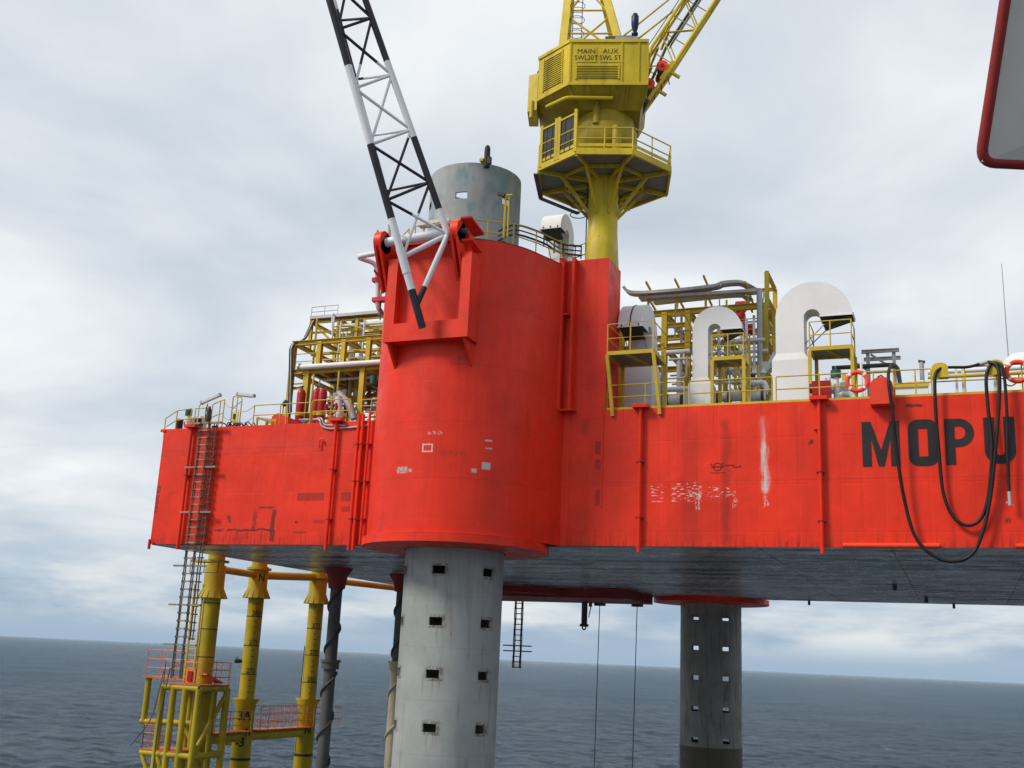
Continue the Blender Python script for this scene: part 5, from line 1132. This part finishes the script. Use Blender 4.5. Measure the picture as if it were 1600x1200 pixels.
    for i in range(9):
        y = random.uniform(4.6, 9.5); z = random.choice((z1, z2, z3))-random.uniform(.25, .9); part(T, 'pipe', random.choice(('yellow', 'white', 'pipe')), 'tube', [V((xs[0]+random.uniform(.2, 2), y, z)), V((xs[6], y, z))], random.uniform(.03, .07), 6)
    beams(T, [(*col(x, 10.5, ZT, z2+.6), .18) for x in (xs[1]+.4, xs[3]-.3, xs[5]-.4)]+[('beam', V((xs[1], 10.5, z)), V((xs[6], 10.5, z)), .18) for z in (z1+.6, z2+.5)])
module_left()
def cylinder(px, py0, py1, Y, label):
    a = at(px, py1, Y); T = thing('gas_cylinder', label, 'gas cylinder', (a.x, Y, ZT)); h = at(px, py0, Y).z-ZT
    part(T, 'body', 'cyl', 'lathe', (a.x, Y, ZT), [(.001, 0), (.2, .02), (.22, .08), (.22, h-.22), (.16, h-.08), (.06, h), (.001, h)], 20); part(T, 'valve', 'dark', 'tube', [(a.x, Y, ZT+h), (a.x, Y, ZT+h+.16)], .05, 8); part(T, 'handwheel', 'dark', 'tube', [(a.x-.14, Y, ZT+h+.12), (a.x+.1, Y, ZT+h+.12)], .03, 6)
    part(T, 'band', 'yellow', 'lathe', (a.x, Y, ZT), [(.225, h*.45), (.235, h*.45), (.235, h*.52), (.225, h*.52)], 20)
cylinder(468, 608, 650, 3.2, 'red gas cylinder standing alone left of the thick yellow column')
cylinder(492, 607, 652, 3.3, 'red gas cylinder touching its twin, on the side of the thick yellow column')
cylinder(501, 607, 652, 3.3, 'red gas cylinder touching its twin, on the side of the faded life ring')
ring_buoy('faded red life ring among the pipes beside the red gas cylinders', at(517.5, 637, 2.6), .3, .07, 'cyl')
# ================================================================== left deck corner
ZTp = ZT
def rl(px, Y): return V((at(px, 662, Y).x, Y, ZT))
railing('yellow handrail at the outer left deck corner beside the black bollards', [rl(258, 1.8), rl(275, .4), rl(297, .15)], h=1.0)
railing('yellow handrail stub at the head of the rope ladder', [rl(303, .15), rl(319, .15)], h=1.0)
railing('yellow gate post frame right of the rope ladder head', [rl(329, .9), rl(341, .3), rl(347, .15)], h=1.35)
railing('yellow handrail between the signboard and the thick yellow column', [rl(395, .15), rl(436, .15), rl(446, .15), rl(484, .15)], h=1.0)
railing('yellow handrail in front of the pipes left of the jack house', [rl(486, .2), rl(515, .2), rl(545, .3)], h=1.1)
railing('short yellow handrail tucked against the left flank of the jack house', [rl(563, .9), rl(578, .9), rl(590, .9)], h=1.2, rails=(1., .75, .5))
T = thing('chain_barrier', 'drooping grey chains between the gate post and the yellow handrail', 'chain', rl(350, .15))
for h in (1.0, .45):
    a, b, c_ = rl(348, .15)+Z_*h*1.2, rl(362, .15)+Z_*h, rl(395, .15)+Z_*h; sg = lambda p, q, d: [p+(q-p)*t-Z_*d*4*t*(1-t) for t in [i/8 for i in range(9)]]
    part(T, 'chain', 'galv', 'tube', sg(a, b, .12), .015, 5); part(T, 'chain', 'galv', 'tube', sg(b, c_, .28), .015, 5)
T = thing('sign_stand', 'yellow stand with a pale yellow warning board next to the rope ladder', 'sign', rl(365, .3))
a, b = rl(360, .3), rl(374, .3); part(T, 'frame', 'yellow', 'tube', round_path([a, a+Z_*1.55, b+Z_*1.45, b], .1), .03, 7); part(T, 'brace', 'yellow', 'tube', [a+Z_*.9, b+Z_*1.3], .02, 6)
q0 = rl(361.5, .24); q1 = rl(371, .24); part(T, 'board', 'sign', 'lohi', q0+Z_*.22, V((q1.x, .27, ZT+.75))); part(T, 'board_print', 'ymark', 'lohi', V((q0.x+.06, .225, ZT+.4)), V((q0.x+.2, .238, ZT+.66)))
for px, lab, mt in ((280.5, 'short black bollard nearest the outer left deck corner', 'black'), (309, 'black topped bollard next to the rope ladder head', 'black')):
    p = rl(px, .8); T = thing('bollard', lab, 'bollard', p); part(T, 'post', mt, 'tube', [p, p+Z_*.62], .17, 14); part(T, 'cap', 'galv', 'tube', [p+Z_*.62, p+Z_*.66], .18, 14)
p = rl(293, .9); T = thing('vent_post', 'white vent post with dark green cap between the two bollards', 'vent', p); part(T, 'post', 'white', 'tube', [p, p+Z_*.85], .12, 12); part(T, 'cap', 'green', 'tube', [p+Z_*.85, p+Z_*1.15], .17, 12)
p = rl(307, 1.4); T = thing('winch_case', 'pale drum housing behind the rope ladder head', 'drum', p); part(T, 'case', 'pipe', 'tube', [p+V((-.5, 0, .55)), p+V((.35, 0, .55))], .36, 16); part(T, 'foot', 'yellow', 'lohi', p+V((-.4, -.3, 0)), p+V((.3, .3, .2)))
p = rl(326, .3); T = thing('hung_gear', 'dark bundle of ropes hanging on a post at the ladder head', 'rope bundle', p); part(T, 'post', 'yellow', 'tube', [p, p+Z_*1.1], .03, 6)
part(T, 'bundle', 'dark', 'lathe', p+V((0, -.08, 0)), [(.01, .3), (.12, .36), (.15, .55), (.1, .75), (.13, .9), (.06, 1.05), (.01, 1.1)], 9); part(T, 'line', 'cable', 'tube', smooth_path([p+V((-.1, -.1, 1.2)), p+V((-.16, -.12, .7)), p+V((.05, -.16, .3)), p+V((.15, -.1, .8))], 5), .03, 5)
def tubelight(px0, py0, px1, py1, pxb, Y, label):
    a, b = at(px0, py0, Y), at(px1, py1, Y); p = rl(pxb, Y); T = thing('deck_lamp', label, 'lamp', p)
    part(T, 'pole', 'pipe', 'tube', round_path([p, V((p.x, Y, a.z-.1)), a+(b-a)*.25], .15), .03, 7)
    hd = part(T, 'lamp_housing', 'lampwhite', 'bar', a, b, .16, .12); d = (b-a).normalized(); part(hd, 'lamp_tube', 'white', 'tube', [a+d*.1-Z_*.08, b-d*.1-Z_*.08], .03, 8)
    part(hd, 'end_clamp', 'galv', 'bar', a-d*.03, a+d*.05, .19, .15); part(hd, 'end_clamp', 'galv', 'bar', b-d*.05, b+d*.03, .19, .15)
tubelight(315, 629.5, 344, 617, 308, .5, 'slanted tube lamp on a bent pole above the rope ladder head'); tubelight(371, 616, 397, 618.5, 367, .6, 'level tube lamp on a pole beside the warning board')
p = rl(437, 1.2); T = thing('covered_box', 'orange covered box on the deck beside the thick yellow column', 'box', p); a, b = rl(429, 1.2), rl(455, 1.2)
m = MB(); xm = a.x+(b.x-a.x)*.35; m.prism([V((a.x, .9, ZT)), V((b.x, .9, ZT)), V((b.x, .9, ZT+.55)), V((xm+.3, .9, ZT+.62)), V((xm, .9, ZT+.78)), V((xm-.3, .9, ZT+.62)), V((a.x, .9, ZT+.5))], (0, .9, 0)); m.build('cover', 'orange', T); part(T, 'lamp', 'dark', 'tube', [V((xm, 1.3, ZT+1.25)), V((xm+.2, 1.25, ZT+1.4))], .12, 10); part(T, 'lamp_stem', 'galv', 'tube', [V((xm, 1.3, ZT+.75)), V((xm, 1.3, ZT+1.3))], .04, 6)
p = rl(415, .6); T = thing('yellow_trestle', 'low yellow trestle frame on the deck left of the orange covered box', 'trestle', p); x0, x1 = rl(402, .6).x, rl(434, .6).x
for y in (.5, 1.3):
    part(T, 'beam', 'yellow', 'bar', (x0, y, ZT+.45), (x1, y, ZT+.3), .08, .1); 
    for x in (x0+.05, (x0+x1)/2, x1-.05): part(T, 'leg', 'yellow', 'bar', (x, y, ZT), (x, y, ZT+.4), .07, .07)
part(T, 'cross_beam', 'yellow', 'bar', (x0+.04, .5, ZT+.5), (x0+.04, 1.3, ZT+.5), .06, .06)
T = thing('deck_cables', 'tangle of dark hoses on the deck edge below the warning board', 'hose', rl(375, .3)); 
for i in range(6):
    q = rl(352+7*i+random.uniform(-3, 3), .3); part(T, 'hose_loop', random.choice(('cable', 'green', 'dark')), 'tube', smooth_path([q+V((-.25, 0, .05)), q+V((-.1, -.05, .22+.1*random.random())), q+V((.1, .05, .1)), q+V((.25, -.05, .2)), q+V((.35, 0, .03))], 4), .03, 6)

# ================================================================== rope ladders
def rope_ladder(label, x, y, z0, z1, w=.46, step=.35, spread=(), sw=1.5, double=True, r=.032, wood=True):
    T = thing('rope_ladder', label, 'ladder', (x, y, z0))
    for s_ in (-1, 1):
        for d in ((-.04, .04) if double else (0,)): part(T, 'side_rope', 'rope', 'tube', [(x+s_*w/2+d, y, z0), (x+s_*w/2+d+.01*sin(i), y, z1)] if False else [(x+s_*w/2+d+.012*sin(7*i+d*50), y+.01*cos(5*i), z0+(z1-z0)*i/24) for i in range(25)], r, 5)
    n = int((z1-z0)/step); proto = None
    for i in range(n+1):
        z = z0+.06+i*step; long_ = i in spread; ww = sw if long_ else w+.16
        part(T, 'spreader' if long_ else 'rung', 'wood' if wood else 'dark', 'box', (x+random.uniform(-.02, .02), y, z), (ww, .11, .06 if not long_ else .08))
        if wood:
            for s_ in (-1, 1): part(T, 'chock', 'rope', 'box', (x+s_*w/2, y, z), (.12, .13, .1))
    return T
lx_ = at(325, 672, -.3).x
rope_ladder('long rope ladder hanging down the red hull side to the orange railed landing', lx_-.16, -.32, at(275, 1060, -.3).z, ZT+.15, spread=(4, 9, 14, 21, 27, 33), sw=1.75)
T = rope_ladder('second rope line of the long ladder, doubled behind its right side', lx_+.32, -.2, at(290, 1000, -.2).z, ZT+.1, w=.14, step=.36, double=False, wood=False)
q = at(812, 926, 30.5); q2 = at(807, 1044, 30.5)
rope_ladder('short rope ladder dangling below the far hull edge over the sea', q.x, 30.5, q2.z, ZB-.03, w=.5, step=.36, spread=(3, 4, 13, 14), sw=2.1, wood=False, r=.042)

# ================================================================== risers and hanging gear
def riser(label, c, z1, sock, R=.34, zf=None, low=None, strake=True):
    T = thing('riser_pipe', label, 'riser', (c[0], c[1], -4)); x, y = c
    if low is None: part(T, 'pipe', 'riser', 'tube', [(x, y, -4), (x, y, z1)], R, 20)
    else: part(T, 'pipe', 'riser', 'tube', [(x, y, zf), (x, y, z1)], R, 20); part(T, 'pipe', low, 'tube', [(x, y, -4), (x, y, zf)], R*1.12, 20)
    part(T, 'clamp_collar', 'riser' if low is None else low, 'lathe', (x, y, 0), [(R, zf-.35), (R+.15, zf-.35), (R+.15, zf), (R+.22, zf), (R+.22, zf+.14), (R, zf+.14)], 24)
    if strake:
        for ph, rr_ in ((0, .07),):
            for a, b, mt, RR in (((zf+.3, z1-.2, 'dark', R), (-3, zf-.5, 'dark' if low is None else low, R if low is None else R*1.12))):
                n = int((b-a)*9); pts = [V((x+(RR+.04)*cos(ph+z*2*pi/2.3), y+(RR+.04)*sin(ph+z*2*pi/2.3), z)) for z in [a+(b-a)*i/n for i in range(n+1)]]; part(T, 'strake', mt, 'tube', pts, rr_, 6)
    part(T, 'socket', 'ochrered', 'lathe', (x, y, 0), [(R+.02, sock), (R+.12, sock), (R+.22, ZB-.5), (R+.5, ZB-.05), (.1, ZB-.05)], 24)
c = at(528, 895, 11.5); riser('dark grey riser pipe with spiral strakes beside the yellow legs', (c.x, 11.5), ZB-.05, ZB-1.15, .33, at(518, 1035, 11.5).z)
c = at(627, 930, 15.5); riser('riser with cream lower half, half hidden behind the thick grey leg', (c.x, 15.5), ZB-.05, ZB-1.0, .28, at(616, 1037, 15.5).z, 'cream')
T = thing('hanging_pipe', 'dark pipe end hanging below the hull near the two thin cables', 'pipe', (at(914, 930, 29).x, 29, ZB)); x = T.location.x; zl = at(914, 982, 29).z
part(T, 'pipe', 'dark', 'tube', [(x, 29, ZB-.03), (x, 29, zl+.3), (x, 29, zl+.28), (x, 29, zl+.12)], [.2, .2, .3, .3], 14); part(T, 'end_lug', 'dark', 'torus', (x, 29, zl+.05), (0, 1, 0), .12, .05, 14, 6)
x2 = at(923, 930, 29).x; part(T, 'side_pipe', 'dark', 'tube', [(x2, 29, ZB-.03), (x2, 29, at(922, 948, 29).z)], .12, 10); part(T, 'side_hose', 'cable', 'tube', [(x2+.1, 29, ZB-.5), (x2-.1, 29, at(920, 965, 29).z)], .035, 6)
for px, py, px2, lab in ((937.5, 935, 924, 'thin dark cable dropping to the sea next to the hanging pipe'), (996, 932, 982, 'thin dark cable dropping to the sea farther from the hanging pipe')):
    a = at(px, py, 30); b = at(px2, 1200, 30); d = (b-a); T = thing('hanging_cable', lab, 'cable', a); part(T, 'cable', 'cable', 'tube', [V((a.x, 30, ZB-.03)), V((a.x+(b.x-a.x)*ZC/12*.5, 30, -1))], .028, 6); part(T, 'sheave_block', 'dark', 'lohi', (a.x-.35, 29.8, ZB-.75), (a.x+.35, 30.2, ZB-.035))

# ================================================================== yellow wellhead platform beyond the left end
def wellhead():
    z = lambda r: ZC+r
    T = thing('wellhead_platform', 'yellow tubular wellhead platform with orange railings left of the hull', 'platform', (-38, 13, -2))
    Ls = [((at(329, 960, 9.).x, 9.), .46), ((at(398, 960, 13.4).x, 13.4), .45), ((at(493, 960, 19.6).x, 19.6), .47)]
    def pz(i, py, px=None):
        (x, y), R = Ls[i]; d = _ray((329, 398, 493)[i], py); return at((329, 398, 493)[i], py, y-R).z
    def cam_ang(i): (x, y), R = Ls[i]; return atan2(CAM.y-y, CAM.x-x)
    for i, ((x, y), R) in enumerate(Ls):
        lg = part(T, 'leg', 'ochre', 'tube', [(x, y, -6), (x, y, pz(i, 860))], R, 28)
        ct, cb = (pz(i, 917), pz(i, 934)) if i < 2 else (pz(i, 927), pz(i, 943))
        part(lg, 'cone_skirt', 'ochre', 'lathe', (x, y, 0), [(R+.005, ct+1.2), (R+.1, ct+1.2), (R+.1, ct), (R+.32, cb), (R+.26, cb), (R+.005, cb+.05)], 28)
        for k in range(14):
            a = 2*pi*k/14; e = V((cos(a), sin(a), 0)); c = V((x, y, 0)); part(lg, 'fin', 'ochre', 'prism', [c+e*(R+.09)+Z_*ct, c+e*(R+.37)+Z_*cb, c+e*(R+.2)+Z_*cb], (-.04*sin(a), .04*cos(a), 0))
        def band(zz, h=.05, rad=.006): part(lg, 'band', 'ymark', 'lathe', (x, y, 0), [(R+rad-.01, zz-h/2), (R+rad, zz-h/2), (R+rad, zz+h/2), (R+rad-.01, zz+h/2)], 28)
        ca = cam_ang(i)
        if i == 0:
            for py in (942, 983, 1027): band(pz(0, py))
            text_cyl(lg, 'leg_mark', 'ymark', 'B', .5, (x, y), R+.012, ca-.35, pz(0, 896), 1, .03)
        else:
            marks = ((963, '280'), (1009, '275'), (1054, '270')) if i == 1 else ((982, '275'), (1024, '270'), (1067, '265'))
            for py, t in marks: band(pz(i, py)); text_cyl(lg, 'leg_mark', 'ymark', t, .28, (x, y), R+.012, ca+.25, pz(i, py)+.05, 1., .01)
            zz0 = pz(i, marks[-1][0]); st = (pz(i, marks[0][0])-pz(i, marks[1][0]))/5
            for k in range(-4, 14):
                if k % 5 == 0: continue
                m = MB(); zt_ = zz0+st*k; ps = [V((x+(R+.008)*cos(ca+a), y+(R+.008)*sin(ca+a), 0)) for a in (.0, .2, .4)]
                for p, q in zip(ps, ps[1:]): m.add([p+Z_*(zt_-.018), q+Z_*(zt_-.018), q+Z_*(zt_+.018), p+Z_*(zt_+.018)], [(0, 1, 2, 3)])
                m.build('tick', 'ymark', lg)
            zf = pz(i, 1093); R2 = R+.1
            part(lg, 'funnel_collar', 'ochre', 'lathe', (x, y, 0), [(R+.004, zf-.05), (R+.3, zf), (R+.3, zf-.06), (R+.14, zf-.3), (R+.14, zf-.55), (R2, zf-.6), (R2, -6)], 28)
            def mk(t, h, py, off, sx=1.): text_cyl(lg, 'leg_mark', 'ymark', t, h, (x, y), R2+.015, ca+off, pz(i, py), sx, .03)
            if i == 1:
                mk('3A', .5, 1127, -.02); mk('N', .46, 1152, .55, .75); mk('-3', .5, 1169, -.2); text_cyl(lg, 'leg_mark', 'ymark', 'N', .45, (x, y), R+.118, ca+.35, pz(1, 908), .8, .03)
                part(lg, 'band', 'ymark', 'lathe', (x, y, 0), [(R2, pz(1, 1191)), (R2+.012, pz(1, 1191)), (R2+.012, pz(1, 1187)), (R2, pz(1, 1187))], 28)
                vz = pz(1, 1034); e = V((cos(ca-1.5), sin(ca-1.5), 0)); c = V((x, y, vz)); vv = part(lg, 'valve', 'dark', 'tube', [c+e*(R-.15), c+e*(R+.1), c+e*(R+.14), c+e*(R+.42)], [.1, .1, .13, .13], 9); part(vv, 'valve_handle', 'dark', 'tube', [c+e*(R+.3), c+e*(R+.3)+Z_*.25], .03, 6)
            else:
                mk('N', .48, 1148, .25, .8); part(lg, 'band', 'ymark', 'lathe', (x, y, 0), [(R2, pz(2, 1184)), (R2+.012, pz(2, 1184)), (R2+.012, pz(2, 1180)), (R2, pz(2, 1180))], 28)
                part(lg, 'side_line', 'dark', 'tube', [(x-.3, y-R, pz(2, 1010)), (x-.3, y-R-.02, pz(2, 1180))], .03, 6)
    (x1, y1), (x2, y2), (x3, y3) = [l[0] for l in Ls]
    zu = z(4.1)
    for p, q, r in (((x1, y1, zu), (x2, y2, zu), .2), ((x2, y2, zu-.0), (x3, y3, zu+.4), .24), ((x3, y3, zu+.3), (x3+1.5, y3+14, zu+.45), .2)): part(T, 'top_brace', 'ochre', 'tube', [p, q], r, 18)
    for i in (1, 2): part(T, 'cap_plate', 'ochre', 'lathe', (*Ls[i][0], 0), [(.1, zu+.42), (.72, zu+.42), (.72, zu+.3), (.1, zu+.3)], 24)
    zl = z(-4.95)
    part(T, 'low_brace', 'ochre', 'tube', [(x2, y2, zl), (x3, y3, zl)], .28, 20); part(T, 'low_brace', 'ochre', 'tube', [(x1, y1, zl), (x2, y2, zl)], .28, 20); part(T, 'low_brace', 'ochre', 'tube', [(x2-3, y2-.5, zl-.3), (x2, y2, zl-.3)], .24, 16)
    part(T, 'walkway', 'deck_orange', 'hexa', [V((x2-.1, y2+.5, zl+.30)), V((x2+.7, y2+.5, zl+.30)), V((x3+.7, y3-.2, zl+.30)), V((x3-.1, y3-.2, zl+.30))]+[V((x2-.1, y2+.5, zl+.36)), V((x2+.7, y2+.5, zl+.36)), V((x3+.7, y3-.2, zl+.36)), V((x3-.1, y3-.2, zl+.36))])
    part(T, 'walkway', 'deck_orange', 'lohi', (x1-.2, y1+.4, zl+.30), (x1+.7, y2-.5, zl+.36))
    def rails(pts, zz, h=1.1):
        pts = [V((*p, zz)) for p in pts]
        for p in pts: part(T, 'railing_post', 'rail_orange', 'tube', [p, p+Z_*h], .022, 6)
        for f in (1., .66, .33): part(T, 'railing_bar', 'rail_orange', 'tube', [p+Z_*h*f for p in pts], .022, 6)
    for dx in (-.1, .7): rails([(x2+dx+(x3-x2)*t, y2+.6+(y3-y2-.9)*t) for t in [i/7 for i in range(8)]], zl+.36, 1.25)
    rails([(x1+.7, y1+.5), (x1+.7, y1+1.8), (x1+.7, y2-.6)], zl+.36)
    rails([(x3+.2, y3+.6), (x3+.3, y3+2.), (x3+.4, y3+3.5)], zl+.36, 1.1)
    # landing tower around the first leg
    zt = z(-2.25); zm = z(-5.6); PX = at(255, 1072, 7.2).x, at(272, 1075, 7.2).x, at(290.6, 1075, 7.2).x, at(311, 1077, 7.2).x; XE = PX[3]; YA_, YE = 7.2, at(355, 1077, 0).y
    dd = _ray(355, 1077); YE = CAM.y+dd.y*(XE-CAM.x)/dd.x
    for x in PX: part(T, 'tower_post', 'ochre', 'tube', [(x, YA_, -3), (x, YA_, zt)], .17, 14)
    for x in (PX[0], PX[2], XE): part(T, 'tower_post', 'ochre', 'tube', [(x, YE, -3), (x, YE, zt)], .19, 14)
    part(T, 'tower_post', 'ochre', 'tube', [(XE, (YA_+YE)/2, zm-1), (XE, (YA_+YE)/2, zt)], .1, 10)
    for zz in (zt, zm, zm-3.4):
        for p, q in (((PX[0], YA_), (XE, YA_)), ((XE, YA_), (XE, YE)), ((XE, YE), (PX[0], YE)), ((PX[0], YE), (PX[0], YA_))): part(T, 'tower_beam', 'ochre', 'tube', [(*p, zz), (*q, zz)], .16, 12)
    part(T, 'tower_brace', 'ochre', 'tube', [(XE, YE, zt-.2), (XE, YA_, zm)], .12, 10); part(T, 'tower_brace', 'ochre', 'tube', [(PX[0], YA_, zm+.2), (PX[2], YA_, zm-2.8)], .12, 10); part(T, 'tower_brace', 'ochre', 'tube', [(PX[0]-.9, YA_, zm), (PX[0], YA_, zm-1.6)], .12, 10)
    part(T, 'tower_deck', 'deck_orange', 'lohi', (PX[0]-.1, YA_-.1, zt+.15), (XE+.1, YE+.1, zt+.2)); part(T, 'tower_deck', 'deck_orange', 'lohi', (PX[0]-.95, YA_-.1, zm+.15), (PX[2], YE-.3, zm+.2)); part(T, 'tower_beam', 'ochre', 'tube', [(PX[0]-.95, YA_, zm), (PX[0], YA_, zm)], .15, 10)
    rails([(XE+.08, YA_), (XE+.08, (YA_+YE)/2-.3), (XE+.08, (YA_+YE)/2+.4), (XE+.08, YE)], zt+.2, 1.15); rails([(PX[0], YA_), (PX[1], YA_), (PX[2], YA_), (XE, YA_)], zt+.2, 1.1); rails([(PX[0], YE), (PX[1], YE), (PX[2], YE), (XE, YE)], zt+.2, 1.15); rails([(PX[0], YA_), (PX[0], YE)], zt+.2, 1.1)
    rails([(PX[0]-.9, YA_), (PX[0]-.5, YA_), (PX[0]+.2, YA_)], zm+.2, 1.2); rails([(PX[0]-.9, YA_), (PX[0]-.9, YE-.5)], zm+.2, 1.2)
    # rear left step platform
    xb = at(246, 1060, 9.6).x; zb_ = z(-1.9)
    part(T, 'step_deck', 'deck_orange', 'lohi', (xb-.2, 8.6, zb_), (PX[1], 10.2, zb_+.1)); part(T, 'tower_post', 'ochre', 'tube', [(xb, 8.9, z(-4.2)), (xb, 8.9, zb_)], .17, 12); part(T, 'tower_beam', 'ochre', 'tube', [(xb-.2, 8.9, z(-4.2)), (PX[1]+.4, 8.9, z(-4.1))], .15, 12); part(T, 'tower_brace', 'ochre', 'tube', [(PX[0]+.2, 8.9, z(-4.2)), (PX[2]+.4, 8.9, z(-6.2))], .12, 10)
    rails([(xb-.1, 8.7), (xb+.8, 8.7), (PX[1], 8.7)], zb_+.1, 1.4); rails([(xb-.1, 10.1), (PX[1], 10.1)], zb_+.1, 1.4)
    p = V((PX[2]+.25, YA_-.05, zt+.25)); part(T, 'safety_board', 'rail_orange', 'lohi', p+V((-.3, -.03, 0)), p+V((.3, .0, .75))); part(T, 'hose_reel', 'cyl', 'lohi', p+V((-.14, -.1, .12)), p+V((.14, -.035, .62)))
    part(T, 'gangway_stair', 'deck_orange', 'bar', (XE-.1, YA_+.3, zt+.75), (XE-.3, YE-.4, zt+.3), .5, .08)
    part(T, 'mooring_rope', 'rope', 'tube', smooth_path([(PX[0]+.1, YA_-.2, zt+.8), (PX[0]-.25, YA_-.3, zt-1.5), (PX[0]-1.0, YA_-.3, zm+.8), (PX[0]-1.5, YA_-.2, zm+.3)], 5), .03, 5)
    part(T, 'mooring_rope', 'rope', 'tube', smooth_path([(PX[1]-.2, YA_-.25, zt+1.0), (PX[1]-.5, YA_-.3, zt-2), (PX[0]+.2, YA_-.3, zm-1.2), (PX[0]-.3, YA_-.3, zm-5)], 5), .035, 5)
    for s_ in (-.2, .2): part(T, 'stair_ladder_rail', 'yellow', 'tube', [(x1-.62+s_*1.6, y1-.45-s_*.2, zt), (x1-.62+s_*1.6, y1-.45-s_*.2, z(3.2))], .06, 8)
    for k in range(15): part(T, 'ladder_rung', 'yellow', 'tube', [(x1-.94, y1-.41, zt+.3+.34*k), (x1-.3, y1-.49, zt+.3+.34*k)], .02, 5)
    # under-hull catwalk at the left end
    part(T, 'catwalk', 'yellow', 'lohi', (HX0-.9, 4.2, ZB-.42), (HX0+.9, 5.0, ZB-.3)); 
    for x in (HX0-.85, HX0+.0, HX0+.85): part(T, 'catwalk_hanger', 'dark', 'tube', [(x, 4.2, ZB-.35), (x, 4.2, ZB-.95)], .022, 6)
    part(T, 'catwalk_rail', 'dark', 'tube', [(HX0-.85, 4.2, ZB-.95), (HX0+.85, 4.2, ZB-.95)], .022, 6)
wellhead()

# ================================================================== board of the neighbouring vessel, top right
def pd(px, py, d): return CAM+_ray(px, py)*d
a, b, c, d = [atz(px, py, ZC+zz) for px, py, zz in ((1532, 253, 3.9), (2700, 309, 3.9), (3000, -330, 6.3), (1622, -330, 6.3))]
T = thing('overhead_board', 'dirty white board with a rusty red rim reaching in overhead', 'board', a)
nrm = (b-a).cross(d-a).normalized()
part(T, 'panel', 'board', 'hexa', [p-nrm*.03 for p in (a, b, c, d)]+[p+nrm*.03 for p in (a, b, c, d)])
rp = round_path([(a+b)/2, a, (a+d)/2], .12, 6); part(T, 'rim', 'ochrered', 'tube', rp, .045, 12); part(T, 'rim', 'ochrered', 'tube', round_path([(a+d)/2, d, (d+c)/2], .12, 5), .045, 12); part(T, 'rim', 'ochrered', 'tube', round_path([(d+c)/2, c, (c+b)/2], .12, 5), .045, 12); part(T, 'rim', 'ochrered', 'tube', round_path([(c+b)/2, b, (a+b)/2], .12, 5), .045, 12)
